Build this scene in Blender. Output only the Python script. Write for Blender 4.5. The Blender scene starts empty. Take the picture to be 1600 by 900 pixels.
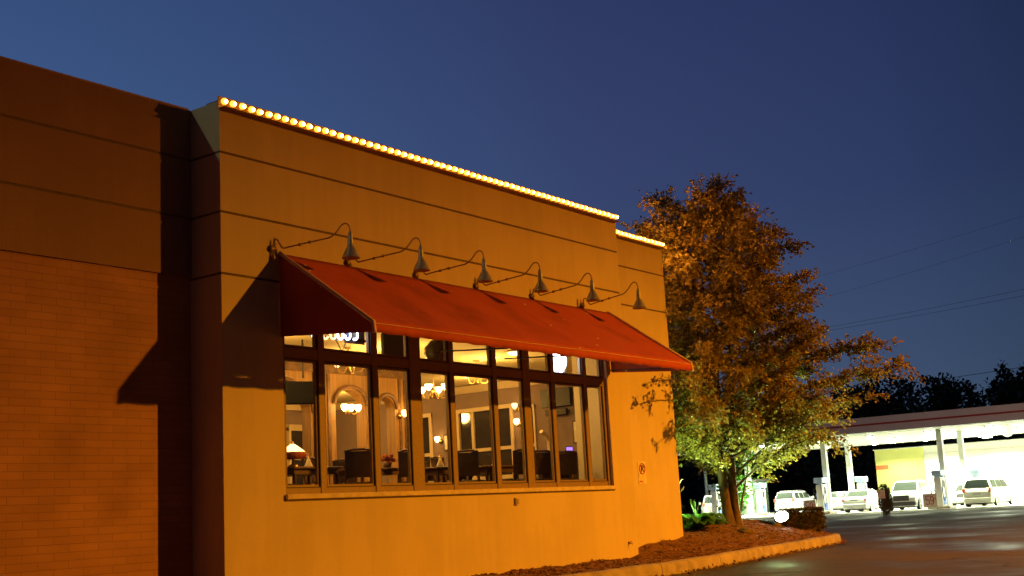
import bpy, bmesh, math, random
import numpy as np
from mathutils import Vector, Matrix, Euler

sc = bpy.context.scene
COL = sc.collection
rnd = random.Random(7)
rng = np.random.default_rng(11)
PI = math.pi

# ------------------------------------------------------------------ materials
def _nt(name):
    m = bpy.data.materials.new(name)
    m.use_nodes = True
    nt = m.node_tree
    return m, nt, nt.nodes['Principled BSDF'], nt.nodes['Material Output']

def node(nt, t, **kw):
    n = nt.nodes.new(t)
    for k, v in kw.items():
        setattr(n, k, v)
    return n

def ramp(nt, fac, stops):
    r = node(nt, 'ShaderNodeValToRGB')
    e = r.color_ramp.elements
    while len(e) < len(stops):
        e.new(0.5)
    for el, (p, c) in zip(e, stops):
        el.position = p
        el.color = (*c, 1) if len(c) == 3 else c
    nt.links.new(fac, r.inputs[0])
    return r.outputs[0]

def mat(name, col, rough=0.6, metal=0.0, vary=0.15, scale=6.0, bump=0.0, bscale=None, spec=0.5, stretch=None, trans=0.0):
    """Procedural surface: base colour broken up by two octaves of noise, optional bump."""
    m, nt, p, out = _nt(name)
    tc = node(nt, 'ShaderNodeTexCoord')
    src = tc.outputs['Object']
    if stretch:
        mp = node(nt, 'ShaderNodeMapping')
        mp.inputs['Scale'].default_value = stretch
        nt.links.new(src, mp.inputs['Vector'])
        src = mp.outputs[0]
    n1 = node(nt, 'ShaderNodeTexNoise')
    n1.inputs['Scale'].default_value = scale
    n1.inputs['Detail'].default_value = 6
    nt.links.new(src, n1.inputs['Vector'])
    lo = tuple(c * (1 - vary) for c in col)
    hi = tuple(min(1, c * (1 + vary)) for c in col)
    c = ramp(nt, n1.outputs['Fac'], [(0.3, lo), (0.7, hi)])
    nt.links.new(c, p.inputs['Base Color'])
    p.inputs['Roughness'].default_value = rough
    p.inputs['Metallic'].default_value = metal
    p.inputs['Specular IOR Level'].default_value = spec
    if bump:
        n2 = node(nt, 'ShaderNodeTexNoise')
        n2.inputs['Scale'].default_value = bscale or scale * 6
        n2.inputs['Detail'].default_value = 4
        nt.links.new(src, n2.inputs['Vector'])
        b = node(nt, 'ShaderNodeBump')
        b.inputs['Strength'].default_value = bump
        b.inputs['Distance'].default_value = 0.02
        nt.links.new(n2.outputs['Fac'], b.inputs['Height'])
        nt.links.new(b.outputs[0], p.inputs['Normal'])
    return m

def emit(name, col, strength):
    m, nt, p, out = _nt(name)
    p.inputs['Base Color'].default_value = (0.8, 0.8, 0.8, 1)
    p.inputs['Emission Color'].default_value = (*col, 1)
    p.inputs['Emission Strength'].default_value = strength
    return m

def glass(name, tint=(0.9, 0.9, 0.9), refl=0.06, rough=0.02):
    m, nt, p, out = _nt(name)
    nt.nodes.remove(p)
    t = node(nt, 'ShaderNodeBsdfTransparent')
    t.inputs[0].default_value = (*tint, 1)
    g = node(nt, 'ShaderNodeBsdfGlossy')
    g.inputs['Roughness'].default_value = rough
    mix = node(nt, 'ShaderNodeMixShader')
    lw = node(nt, 'ShaderNodeLayerWeight')          # same reflection from either face
    pw_ = node(nt, 'ShaderNodeMath', operation='POWER'); pw_.inputs[1].default_value = 4
    ml = node(nt, 'ShaderNodeMath', operation='MULTIPLY_ADD'); ml.inputs[1].default_value = 0.5; ml.inputs[2].default_value = refl
    nt.links.new(lw.outputs['Facing'], pw_.inputs[0]); nt.links.new(pw_.outputs[0], ml.inputs[0])
    nt.links.new(ml.outputs[0], mix.inputs[0])
    nt.links.new(t.outputs[0], mix.inputs[1])
    nt.links.new(g.outputs[0], mix.inputs[2])
    nt.links.new(mix.outputs[0], out.inputs[0])
    return m

def leafmat(name, a, b, c, trans=0.45, scale=3.0):
    """Leaves: dark to light greens spread by noise, a part of the light passing through."""
    m, nt, p, out = _nt(name)
    nt.nodes.remove(p)
    geo = node(nt, 'ShaderNodeNewGeometry')
    n = node(nt, 'ShaderNodeTexNoise')
    n.inputs['Scale'].default_value = scale
    tc = node(nt, 'ShaderNodeTexCoord')
    nt.links.new(tc.outputs['Object'], n.inputs['Vector'])
    mx = node(nt, 'ShaderNodeMath', operation='ADD')
    ml = node(nt, 'ShaderNodeMath', operation='MULTIPLY')
    ml.inputs[1].default_value = 0.5
    nt.links.new(geo.outputs['Random Per Island'], ml.inputs[0])
    nt.links.new(ml.outputs[0], mx.inputs[0])
    m2 = node(nt, 'ShaderNodeMath', operation='MULTIPLY')
    m2.inputs[1].default_value = 0.55
    nt.links.new(n.outputs['Fac'], m2.inputs[0])
    nt.links.new(m2.outputs[0], mx.inputs[1])
    col = ramp(nt, mx.outputs[0], [(0.2, a), (0.55, b), (0.85, c)])
    d = node(nt, 'ShaderNodeBsdfPrincipled')
    d.inputs['Roughness'].default_value = 0.45
    d.inputs['Specular IOR Level'].default_value = 0.4
    t = node(nt, 'ShaderNodeBsdfTranslucent')
    nt.links.new(col, d.inputs['Base Color'])
    nt.links.new(col, t.inputs['Color'])
    mix = node(nt, 'ShaderNodeMixShader')
    mix.inputs[0].default_value = trans
    nt.links.new(d.outputs[0], mix.inputs[1])
    nt.links.new(t.outputs[0], mix.inputs[2])
    nt.links.new(mix.outputs[0], out.inputs[0])
    return m

def stucco(name, col):
    """Painted render: fine grain, broad weathering and faint vertical run-off streaks."""
    m, nt, p, out = _nt(name)
    tc = node(nt, 'ShaderNodeTexCoord')
    n1 = node(nt, 'ShaderNodeTexNoise'); n1.inputs['Scale'].default_value = 0.9; n1.inputs['Detail'].default_value = 7
    nt.links.new(tc.outputs['Object'], n1.inputs['Vector'])
    mp = node(nt, 'ShaderNodeMapping'); mp.inputs['Scale'].default_value = (5, 5, 0.35)
    nt.links.new(tc.outputs['Object'], mp.inputs['Vector'])
    n2 = node(nt, 'ShaderNodeTexNoise'); n2.inputs['Scale'].default_value = 1.0; n2.inputs['Detail'].default_value = 5
    nt.links.new(mp.outputs[0], n2.inputs['Vector'])
    n3 = node(nt, 'ShaderNodeTexNoise'); n3.inputs['Scale'].default_value = 38; n3.inputs['Detail'].default_value = 3
    nt.links.new(tc.outputs['Object'], n3.inputs['Vector'])
    a1 = node(nt, 'ShaderNodeMath', operation='MULTIPLY_ADD'); a1.inputs[1].default_value = 0.6
    nt.links.new(n2.outputs['Fac'], a1.inputs[0]); nt.links.new(n1.outputs['Fac'], a1.inputs[2])
    a2 = node(nt, 'ShaderNodeMath', operation='MULTIPLY_ADD'); a2.inputs[1].default_value = 0.25
    nt.links.new(n3.outputs['Fac'], a2.inputs[0]); nt.links.new(a1.outputs[0], a2.inputs[2])
    c = ramp(nt, a2.outputs[0], [(0.62, tuple(x * 0.91 for x in col)), (0.95, col), (1.0, tuple(x * 1.04 for x in col))])
    nt.links.new(c, p.inputs['Base Color'])
    p.inputs['Roughness'].default_value = 0.85
    p.inputs['Specular IOR Level'].default_value = 0.25
    b = node(nt, 'ShaderNodeBump'); b.inputs['Strength'].default_value = 0.45; b.inputs['Distance'].default_value = 0.012
    nt.links.new(n3.outputs['Fac'], b.inputs['Height'])
    nt.links.new(b.outputs[0], p.inputs['Normal'])
    return m

def bricks(name, c1, c2, mortar, w=0.3, h=0.08, plane='xz', mort=0.006):
    m, nt, p, out = _nt(name)
    tc = node(nt, 'ShaderNodeTexCoord')
    sx = node(nt, 'ShaderNodeSeparateXYZ'); cx = node(nt, 'ShaderNodeCombineXYZ')
    nt.links.new(tc.outputs['Object'], sx.inputs[0])
    nt.links.new(sx.outputs['X' if plane[0] == 'x' else 'Y'], cx.inputs['X'])
    nt.links.new(sx.outputs['Z'], cx.inputs['Y'])
    br = node(nt, 'ShaderNodeTexBrick')
    br.inputs['Scale'].default_value = 1
    br.inputs['Brick Width'].default_value = w
    br.inputs['Row Height'].default_value = h
    br.inputs['Mortar Size'].default_value = mort
    br.inputs['Mortar Smooth'].default_value = 0.4
    br.inputs['Color1'].default_value = (*c1, 1)
    br.inputs['Color2'].default_value = (*c2, 1)
    br.inputs['Mortar'].default_value = (*mortar, 1)
    nt.links.new(cx.outputs[0], br.inputs['Vector'])
    n = node(nt, 'ShaderNodeTexNoise'); n.inputs['Scale'].default_value = 1.3; n.inputs['Detail'].default_value = 8
    nt.links.new(tc.outputs['Object'], n.inputs['Vector'])
    mx = node(nt, 'ShaderNodeMixRGB', blend_type='MULTIPLY'); mx.inputs[0].default_value = 1
    v = ramp(nt, n.outputs['Fac'], [(0.3, (0.72, 0.7, 0.68)), (0.7, (1, 1, 1))])
    nt.links.new(br.outputs['Color'], mx.inputs[1]); nt.links.new(v, mx.inputs[2])
    nt.links.new(mx.outputs[0], p.inputs['Base Color'])
    p.inputs['Roughness'].default_value = 0.85
    n2 = node(nt, 'ShaderNodeTexNoise'); n2.inputs['Scale'].default_value = 45
    nt.links.new(tc.outputs['Object'], n2.inputs['Vector'])
    ad = node(nt, 'ShaderNodeMath', operation='MULTIPLY_ADD'); ad.inputs[1].default_value = -1.0
    sc_ = node(nt, 'ShaderNodeMath', operation='MULTIPLY'); sc_.inputs[1].default_value = 0.35
    nt.links.new(n2.outputs['Fac'], sc_.inputs[0])
    nt.links.new(br.outputs['Fac'], ad.inputs[0]); nt.links.new(sc_.outputs[0], ad.inputs[2])
    b = node(nt, 'ShaderNodeBump'); b.inputs['Strength'].default_value = 0.5; b.inputs['Distance'].default_value = 0.008
    nt.links.new(ad.outputs[0], b.inputs['Height']); nt.links.new(b.outputs[0], p.inputs['Normal'])
    return m

def asphalt(name):
    """Worn asphalt after rain: damp glossy patches among rough dry ones."""
    m, nt, p, out = _nt(name)
    tc = node(nt, 'ShaderNodeTexCoord')
    n1 = node(nt, 'ShaderNodeTexNoise'); n1.inputs['Scale'].default_value = 0.22; n1.inputs['Detail'].default_value = 8; n1.inputs['Roughness'].default_value = 0.6
    nt.links.new(tc.outputs['Object'], n1.inputs['Vector'])
    n2 = node(nt, 'ShaderNodeTexNoise'); n2.inputs['Scale'].default_value = 35; n2.inputs['Detail'].default_value = 4
    nt.links.new(tc.outputs['Object'], n2.inputs['Vector'])
    c = ramp(nt, n1.outputs['Fac'], [(0.35, (0.040, 0.034, 0.030)), (0.65, (0.115, 0.095, 0.082))])
    c2 = ramp(nt, n2.outputs['Fac'], [(0.3, (0.6, 0.6, 0.6)), (0.75, (1.25, 1.25, 1.25))])
    mx = node(nt, 'ShaderNodeMixRGB', blend_type='MULTIPLY'); mx.inputs[0].default_value = 1
    nt.links.new(c, mx.inputs[1]); nt.links.new(c2, mx.inputs[2])
    # wandering hairline cracks
    wn = node(nt, 'ShaderNodeTexNoise'); wn.inputs['Scale'].default_value = 0.9; wn.inputs['Detail'].default_value = 4
    nt.links.new(tc.outputs['Object'], wn.inputs['Vector'])
    wm = node(nt, 'ShaderNodeMixRGB', blend_type='ADD'); wm.inputs[0].default_value = 1.2
    nt.links.new(tc.outputs['Object'], wm.inputs[1]); nt.links.new(wn.outputs['Color'], wm.inputs[2])
    vo = node(nt, 'ShaderNodeTexVoronoi', feature='DISTANCE_TO_EDGE'); vo.inputs['Scale'].default_value = 0.28
    nt.links.new(wm.outputs[0], vo.inputs['Vector'])
    ck = ramp(nt, vo.outputs['Distance'], [(0.0, (0.25, 0.25, 0.25)), (0.012, (1, 1, 1))])
    m3 = node(nt, 'ShaderNodeMixRGB', blend_type='MULTIPLY'); m3.inputs[0].default_value = 1
    nt.links.new(mx.outputs[0], m3.inputs[1]); nt.links.new(ck, m3.inputs[2])
    nt.links.new(m3.outputs[0], p.inputs['Base Color'])
    r = ramp(nt, n1.outputs['Fac'], [(0.38, (0.38,) * 3), (0.60, (0.85,) * 3)])
    p.inputs['Specular IOR Level'].default_value = 0.2
    nt.links.new(r, p.inputs['Roughness'])
    n4 = node(nt, 'ShaderNodeTexNoise'); n4.inputs['Scale'].default_value = 1.6; n4.inputs['Detail'].default_value = 3
    nt.links.new(tc.outputs['Object'], n4.inputs['Vector'])
    ad = node(nt, 'ShaderNodeMath', operation='MULTIPLY_ADD'); ad.inputs[1].default_value = 2.5
    nt.links.new(n4.outputs['Fac'], ad.inputs[0]); nt.links.new(n2.outputs['Fac'], ad.inputs[2])
    b = node(nt, 'ShaderNodeBump'); b.inputs['Strength'].default_value = 0.35; b.inputs['Distance'].default_value = 0.012
    nt.links.new(ad.outputs[0], b.inputs['Height']); nt.links.new(b.outputs[0], p.inputs['Normal'])
    return m

def fabric(name, col):
    """Awning canvas with a fine weave and a few pale specks of fallen litter."""
    m, nt, p, out = _nt(name)
    tc = node(nt, 'ShaderNodeTexCoord')
    n1 = node(nt, 'ShaderNodeTexNoise'); n1.inputs['Scale'].default_value = 1.1; n1.inputs['Detail'].default_value = 6
    nt.links.new(tc.outputs['Object'], n1.inputs['Vector'])
    c = ramp(nt, n1.outputs['Fac'], [(0.28, (col[0] * .66, col[1] * .72, col[2] * .8)), (0.5, col), (0.72, (col[0] * 1.02, col[1] * 1.12, col[2] * 1.2))])
    vo = node(nt, 'ShaderNodeTexVoronoi'); vo.inputs['Scale'].default_value = 2.1
    nt.links.new(tc.outputs['Object'], vo.inputs['Vector'])
    lt = node(nt, 'ShaderNodeMath', operation='LESS_THAN'); lt.inputs[1].default_value = 0.055
    nt.links.new(vo.outputs['Distance'], lt.inputs[0])
    mx = node(nt, 'ShaderNodeMixRGB'); mx.inputs[2].default_value = (0.75, 0.68, 0.6, 1)
    nt.links.new(lt.outputs[0], mx.inputs[0]); nt.links.new(c, mx.inputs[1])
    nt.links.new(mx.outputs[0], p.inputs['Base Color'])
    p.inputs['Roughness'].default_value = 0.8
    p.inputs['Specular IOR Level'].default_value = 0.2
    wv = node(nt, 'ShaderNodeTexNoise'); wv.inputs['Scale'].default_value = 3.0
    nt.links.new(tc.outputs['Object'], wv.inputs['Vector'])
    b = node(nt, 'ShaderNodeBump'); b.inputs['Strength'].default_value = 0.3; b.inputs['Distance'].default_value = 0.05
    nt.links.new(wv.outputs['Fac'], b.inputs['Height']); nt.links.new(b.outputs[0], p.inputs['Normal'])
    return m

M = {}
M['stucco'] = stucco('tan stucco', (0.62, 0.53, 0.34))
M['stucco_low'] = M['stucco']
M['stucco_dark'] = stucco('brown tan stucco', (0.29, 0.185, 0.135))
M['groove'] = mat('joint', (0.16, 0.12, 0.085), 0.9, vary=0.2, scale=9)
M['brick'] = bricks('painted brick', (0.52, 0.275, 0.165), (0.455, 0.24, 0.145), (0.385, 0.20, 0.122), w=0.42, h=0.098)
M['roof'] = mat('roof membrane', (0.12, 0.11, 0.1), 0.9, scale=3)
M['coping'] = mat('coping metal', (0.33, 0.26, 0.18), 0.5, vary=0.1)
M['frame'] = mat('brown window frame', (0.25, 0.17, 0.10), 0.5, vary=0.12, scale=14)
M['seal'] = mat('dark window seal', (0.03, 0.022, 0.018), 0.6)
M['sill'] = mat('painted sill', (0.60, 0.52, 0.38), 0.7, vary=0.15, scale=8, bump=0.1)
M['pane'] = glass('window glass', (0.95, 0.95, 0.94), 0.03)
M['awning'] = fabric('rust red canvas', (0.46, 0.085, 0.035))
M['trim'] = mat('pale edge piping', (0.75, 0.52, 0.36), 0.6, vary=0.1)
M['darksteel'] = mat('dark steel', (0.05, 0.045, 0.04), 0.5, 0.6)
M['lampmetal'] = mat('galvanised shade', (0.36, 0.38, 0.36), 0.45, 0.55, vary=0.15, scale=20)
M['rod'] = mat('lamp rod', (0.30, 0.22, 0.17), 0.5, 0.4)
M['bulb'] = emit('amber halo lens', (1, 0.36, 0.025), 2.4)  # amber shell puts the orange halo round each bulb core
M['bulb_core'] = emit('bulb core', (1, 0.47, 0.06), 45)
M['halo_tone'] = mat('halo rail', (0.30, 0.17, 0.07), 0.6)  # orange-brown tone carries the bulbs' halo along the parapet
M['white'] = mat('white enamel', (0.78, 0.78, 0.76), 0.4, vary=0.05)
M['sign_red'] = mat('sign red', (0.45, 0.03, 0.02), 0.5, vary=0.08)
M['sign_black'] = mat('sign black', (0.03, 0.03, 0.03), 0.5)
M['paper'] = mat('weathered paper', (0.72, 0.66, 0.52), 0.8, vary=0.2, scale=12)
M['asphalt'] = asphalt('damp asphalt')
M['earth'] = mat('dark earth', (0.05, 0.05, 0.035), 0.95, vary=0.4, scale=0.6)
M['concrete'] = mat('forecourt concrete', (0.42, 0.41, 0.38), 0.7, vary=0.15, scale=1.2, bump=0.2, bscale=20)
M['kerb'] = mat('kerb concrete', (0.36, 0.31, 0.255), 0.85, vary=0.28, scale=3.5, bump=0.5, bscale=40)
def kerb_joints():
    m = M['kerb']; nt = m.node_tree; p = nt.nodes['Principled BSDF']; old = p.inputs['Base Color'].links[0].from_socket
    tc = node(nt, 'ShaderNodeTexCoord'); sx = node(nt, 'ShaderNodeSeparateXYZ'); nt.links.new(tc.outputs['Object'], sx.inputs[0])
    sm = node(nt, 'ShaderNodeMath', operation='MULTIPLY_ADD'); sm.inputs[1].default_value = 0.37; sm.inputs[2].default_value = 40.3
    nt.links.new(sx.outputs['X'], sm.inputs[0])
    fr = node(nt, 'ShaderNodeMath', operation='FRACT'); nt.links.new(sm.outputs[0], fr.inputs[0])
    j = ramp(nt, fr.outputs[0], [(0.0, (0.3, 0.3, 0.3)), (0.008, (0.35, 0.35, 0.35)), (0.012, (1, 1, 1))])
    mx = node(nt, 'ShaderNodeMixRGB', blend_type='MULTIPLY'); mx.inputs[0].default_value = 1
    nt.links.new(old, mx.inputs[1]); nt.links.new(j, mx.inputs[2]); nt.links.new(mx.outputs[0], p.inputs['Base Color'])
kerb_joints()
M['mulch'] = mat('shredded bark', (0.20, 0.10, 0.05), 0.95, vary=0.6, scale=26, bump=0.9, bscale=45)
M['chip'] = mat('bark chip', (0.25, 0.125, 0.065), 0.9, vary=0.7, scale=5)
M['bark'] = mat('peeling bark', (0.115, 0.075, 0.052), 0.95, vary=0.5, scale=9, bump=0.9, bscale=22, stretch=(1, 1, 0.35))
M['leaf'] = leafmat('birch leaf', (0.13, 0.105, 0.024), (0.33, 0.26, 0.06), (0.56, 0.43, 0.11), 0.46, 1.1)
M['hosta'] = leafmat('hosta leaf', (0.04, 0.12, 0.02), (0.09, 0.24, 0.04), (0.16, 0.32, 0.07), 0.4)
M['hedge'] = leafmat('hedge leaf', (0.03, 0.035, 0.012), (0.08, 0.07, 0.025), (0.13, 0.11, 0.04), 0.3)
M['wood_leaf'] = leafmat('far foliage', (0.018, 0.022, 0.01), (0.035, 0.04, 0.018), (0.055, 0.06, 0.025), 0.25, 0.3)
M['stone'] = mat('brown fieldstone', (0.16, 0.11, 0.08), 0.9, vary=0.4, scale=12, bump=0.5)
# interior
M['in_wall'] = mat('mauve plaster', (0.24, 0.165, 0.135), 0.85, vary=0.07, scale=2)
M['in_ceil'] = mat('cream ceiling', (0.82, 0.70, 0.42), 0.85, vary=0.04, scale=2)
M['in_floor'] = mat('brown carpet', (0.10, 0.065, 0.045), 0.95, vary=0.3, scale=12)
M['in_wood'] = mat('oak panelling', (0.46, 0.25, 0.075), 0.45, vary=0.28, scale=2.5, stretch=(6, 6, 0.5))
M['in_trim'] = mat('cream trim', (0.62, 0.48, 0.30), 0.55, vary=0.06)
M['darkwood'] = mat('dark chair wood', (0.075, 0.034, 0.016), 0.4, vary=0.35, scale=7)
M['midwood'] = mat('mid brown wood', (0.22, 0.12, 0.055), 0.4, vary=0.35, scale=7)
M['leather'] = mat('black seat vinyl', (0.045, 0.026, 0.018), 0.32, vary=0.25)
M['greenvinyl'] = mat('olive seat vinyl', (0.11, 0.085, 0.05), 0.5, vary=0.2)
M['nightglass'] = mat('dark night glass', (0.03, 0.025, 0.025), 0.06, vary=0.1, spec=0.6)
M['lamp_on'] = emit('warm lamp glass', (1, 0.58, 0.17), 16)
M['lamp_soft'] = emit('soft lamp glass', (1, 0.62, 0.22), 4.0)
M['brass'] = mat('brass', (0.62, 0.42, 0.15), 0.3, 0.9, vary=0.1)
M['black'] = mat('black plastic', (0.018, 0.016, 0.016), 0.45)
M['screen'] = emit('violet screen', (0.22, 0.12, 1.0), 1.6)
M['neon_white'] = emit('white neon', (0.86, 0.9, 1.0), 7)
M['neon_amber'] = emit('amber neon', (1.0, 0.5, 0.2), 3)
M['neon_blue'] = emit('blue white neon', (0.5, 0.55, 1.0), 7)
M['neon_red'] = emit('red neon', (1.0, 0.06, 0.03), 5)
M['flowers'] = mat('mixed flowers', (0.42, 0.12, 0.05), 0.8, vary=0.8, scale=30)
M['napkin'] = mat('cream paper', (0.8, 0.72, 0.5), 0.8, vary=0.1)
# station
M['can_white'] = mat('white painted steel', (0.72, 0.73, 0.66), 0.45, vary=0.06, scale=1.5)
M['fascia'] = mat('fascia panel', (0.74, 0.62, 0.56), 0.5, vary=0.06, scale=0.7)
M['stripe'] = mat('red stripe', (0.42, 0.05, 0.03), 0.5, vary=0.1)
M['yellow'] = mat('pale yellow siding', (0.72, 0.72, 0.22), 0.7, vary=0.06, scale=0.8)
M['orange'] = mat('orange band', (0.62, 0.16, 0.06), 0.6, vary=0.08)
M['shopwhite'] = mat('white shopfront', (0.8, 0.8, 0.72), 0.6, vary=0.04)
M['shopglow'] = emit('lit shop window', (0.95, 1.0, 0.78), 4.5)
M['canlamp'] = emit('canopy lamp', (0.95, 1.0, 0.78), 40)
M['greenlit'] = mat('green-lit panel', (0.45, 0.62, 0.42), 0.6, vary=0.08)  # green light on a pale wall put into its colour
M['globe'] = emit('glare glow', (0.85, 0.9, 0.55), 0.75)  # lamp glare given as a self-lit surface
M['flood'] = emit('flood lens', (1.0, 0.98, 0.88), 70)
M['blue'] = mat('blue decal', (0.10, 0.2, 0.55), 0.4)
M['paleblue'] = mat('pale blue header', (0.42, 0.56, 0.78), 0.4, vary=0.08)
M['rubber'] = mat('rubber', (0.022, 0.022, 0.022), 0.8)
M['rim'] = mat('alloy rim', (0.55, 0.55, 0.54), 0.35, 0.7, vary=0.06)
M['autoglass'] = mat('car glass', (0.035, 0.045, 0.04), 0.08, vary=0.1, spec=0.7)
M['c_white'] = mat('white car paint', (0.72, 0.73, 0.70), 0.3, vary=0.03)
M['c_silver'] = mat('silver car paint', (0.5, 0.52, 0.46), 0.3, 0.35, vary=0.04)
M['c_pearl'] = mat('pearl car paint', (0.66, 0.67, 0.58), 0.3, 0.1, vary=0.03)
M['c_black'] = mat('black car paint', (0.03, 0.03, 0.032), 0.25, vary=0.1)
M['c_dark'] = mat('dark grille', (0.05, 0.045, 0.045), 0.5)
M['tail'] = mat('tail lens', (0.40, 0.09, 0.07), 0.3)
M['headlens'] = mat('head lens', (0.6, 0.62, 0.62), 0.15, vary=0.05)
M['headlight_on'] = emit('lit headlight', (1, 1, 0.92), 30)
M['bin'] = mat('brown bin', (0.22, 0.17, 0.07), 0.6, vary=0.15)
M['bag'] = mat('bin liner', (0.42, 0.42, 0.28), 0.5, vary=0.2)
M['wire'] = mat('power wire', (0.015, 0.017, 0.022), 0.7)
M['timber'] = mat('timber post', (0.12, 0.075, 0.05), 0.8)

# ------------------------------------------------------------------ mesh helpers
class MB:
    def __init__(s):
        s.v = []; s.f = []; s.sm = []
    def add(s, vs, fs, smooth=False):
        o = len(s.v)
        s.v += [tuple(v) for v in vs]
        for f in fs:
            s.f.append(tuple(i + o for i in f)); s.sm.append(smooth)
        return s
    def box(s, x0, x1, y0, y1, z0, z1):
        vs = [(x0, y0, z0), (x1, y0, z0), (x1, y1, z0), (x0, y1, z0), (x0, y0, z1), (x1, y0, z1), (x1, y1, z1), (x0, y1, z1)]
        return s.add(vs, [(0, 3, 2, 1), (4, 5, 6, 7), (0, 1, 5, 4), (1, 2, 6, 5), (2, 3, 7, 6), (3, 0, 4, 7)])
    def cbox(s, x0, x1, y0, y1, z0, z1, c=0.02):
        """box with chamfered edges"""
        X = (x0, x0 + c, x1 - c, x1); Y = (y0, y0 + c, y1 - c, y1)
        rings = []
        def ring(ix, z):
            a0, a1 = (X[0], X[3]) if ix else (X[1], X[2]); b0, b1 = (Y[0], Y[3]) if ix else (Y[1], Y[2])
            d = c if ix else 0
            return [(a0 + d, b0, z), (a1 - d, b0, z), (a1, b0 + d, z), (a1, b1 - d, z), (a1 - d, b1, z), (a0 + d, b1, z), (a0, b1 - d, z), (a0, b0 + d, z)]
        R = [ring(0, z0), ring(1, z0 + c), ring(1, z1 - c), ring(0, z1)]
        vs = [p for r in R for p in r]
        fs = [tuple(range(7, -1, -1)), tuple(range(24, 32))]
        for k in range(3):
            for i in range(8):
                j = (i + 1) % 8
                fs.append((k * 8 + i, k * 8 + j, (k + 1) * 8 + j, (k + 1) * 8 + i))
        return s.add(vs, fs)
    def tube(s, pts, r, n=8, cap=True):
        pts = [Vector(p) for p in pts]
        rs = r if isinstance(r, (list, tuple)) else [r] * len(pts)
        rings = []; up = None
        for i, p in enumerate(pts):
            t = (pts[min(i + 1, len(pts) - 1)] - pts[max(i - 1, 0)])
            t = t.normalized() if t.length > 1e-9 else Vector((0, 0, 1))
            if up is None:
                up = Vector((0, 0, 1)) if abs(t.z) < 0.9 else Vector((1, 0, 0))
            a = t.cross(up)
            if a.length < 1e-6:
                a = t.cross(Vector((0.3, 0.9, 0.1)))
            a.normalize(); b = t.cross(a).normalized(); up = -b if False else a.cross(t)
            rings.append([p + (a * math.cos(2 * PI * k / n) + b * math.sin(2 * PI * k / n)) * rs[i] for k in range(n)])
        vs = [v for R in rings for v in R]; fs = []
        for i in range(len(pts) - 1):
            for k in range(n):
                j = (k + 1) % n
                fs.append((i * n + k, i * n + j, (i + 1) * n + j, (i + 1) * n + k))
        s.add(vs, fs, True)
        if cap:
            s.add(rings[0], [tuple(range(n))]); s.add(rings[-1], [tuple(range(n - 1, -1, -1))])
        return s
    def lathe(s, prof, n=20, c=(0, 0, 0), ax='z', smooth=True):
        vs = []
        for (r, h) in prof:
            for k in range(n):
                a = 2 * PI * k / n
                p = (r * math.cos(a), r * math.sin(a), h)
                if ax == 'y': p = (p[0], p[2], p[1])
                if ax == 'x': p = (p[2], p[0], p[1])
                vs.append((p[0] + c[0], p[1] + c[1], p[2] + c[2]))
        fs = []
        for i in range(len(prof) - 1):
            for k in range(n):
                j = (k + 1) % n
                fs.append((i * n + k, i * n + j, (i + 1) * n + j, (i + 1) * n + k))
        if prof[0][0] > 1e-6: fs.append(tuple(range(n - 1, -1, -1)))
        if prof[-1][0] > 1e-6: fs.append(tuple((len(prof) - 1) * n + k for k in range(n)))
        return s.add(vs, fs, smooth)
    def sphere(s, c, r, n=12, m=8, sz=1.0):
        return s.lathe([(max(1e-7, r * math.sin(PI * i / m)), -r * sz * math.cos(PI * i / m)) for i in range(m + 1)], n, c)
    def prism(s, poly, a, b, ax='x'):
        """poly of 2-D points extruded along ax from a to b: ax x -> (y,z); y -> (x,z); z -> (x,y)"""
        def P(p, t):
            return (t, p[0], p[1]) if ax == 'x' else ((p[0], t, p[1]) if ax == 'y' else (p[0], p[1], t))
        n = len(poly)
        vs = [P(p, a) for p in poly] + [P(p, b) for p in poly]
        fs = [tuple(range(n)), tuple(range(2 * n - 1, n - 1, -1))]
        for i in range(n):
            j = (i + 1) % n
            fs.append((i, i + n, j + n, j))
        return s.add(vs, fs)
    def xform(s, mt):
        s.v = [tuple(mt @ Vector(v)) for v in s.v]
        return s
    def build(s, name, m, parent=None, fix=True, loc=None, bevel=0):
        me = bpy.data.meshes.new(name)
        me.from_pydata(s.v, [], s.f)
        me.polygons.foreach_set('use_smooth', s.sm)
        me.materials.append(m)
        if fix and len(s.f) < 20000:
            bm = bmesh.new(); bm.from_mesh(me)
            bmesh.ops.recalc_face_normals(bm, faces=bm.faces)
            bm.to_mesh(me); bm.free()
        me.update()
        o = bpy.data.objects.new(name, me)
        COL.objects.link(o)
        if parent: o.parent = parent
        if loc: o.location = loc
        if bevel:
            md = o.modifiers.new('edge', 'BEVEL'); md.width = bevel; md.segments = 2; md.limit_method = 'ANGLE'
        return o

def tag(o, label=None, cat=None, group=None, kind=None):
    if label: o['label'] = label
    if cat: o['category'] = cat
    if group: o['group'] = group
    if kind: o['kind'] = kind
    return o

def thing(name, label, cat, loc=(0, 0, 0), rz=0.0, group=None):
    o = bpy.data.objects.new(name, None)
    o.empty_display_size = 0.2
    COL.objects.link(o)
    o.location = loc; o.rotation_euler = (0, 0, rz)
    return tag(o, label, cat, group)

def copy_tree(o, parent=None):
    c = o.copy(); COL.objects.link(c)
    if parent: c.parent = parent
    for ch in list(o.children): copy_tree(ch, c)
    return c

def dup(o, label, loc, rz=0.0, group=None):
    c = copy_tree(o); c.location = loc; c.rotation_euler = (0, 0, rz)
    c['label'] = label
    if group: c['group'] = group
    return c

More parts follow.
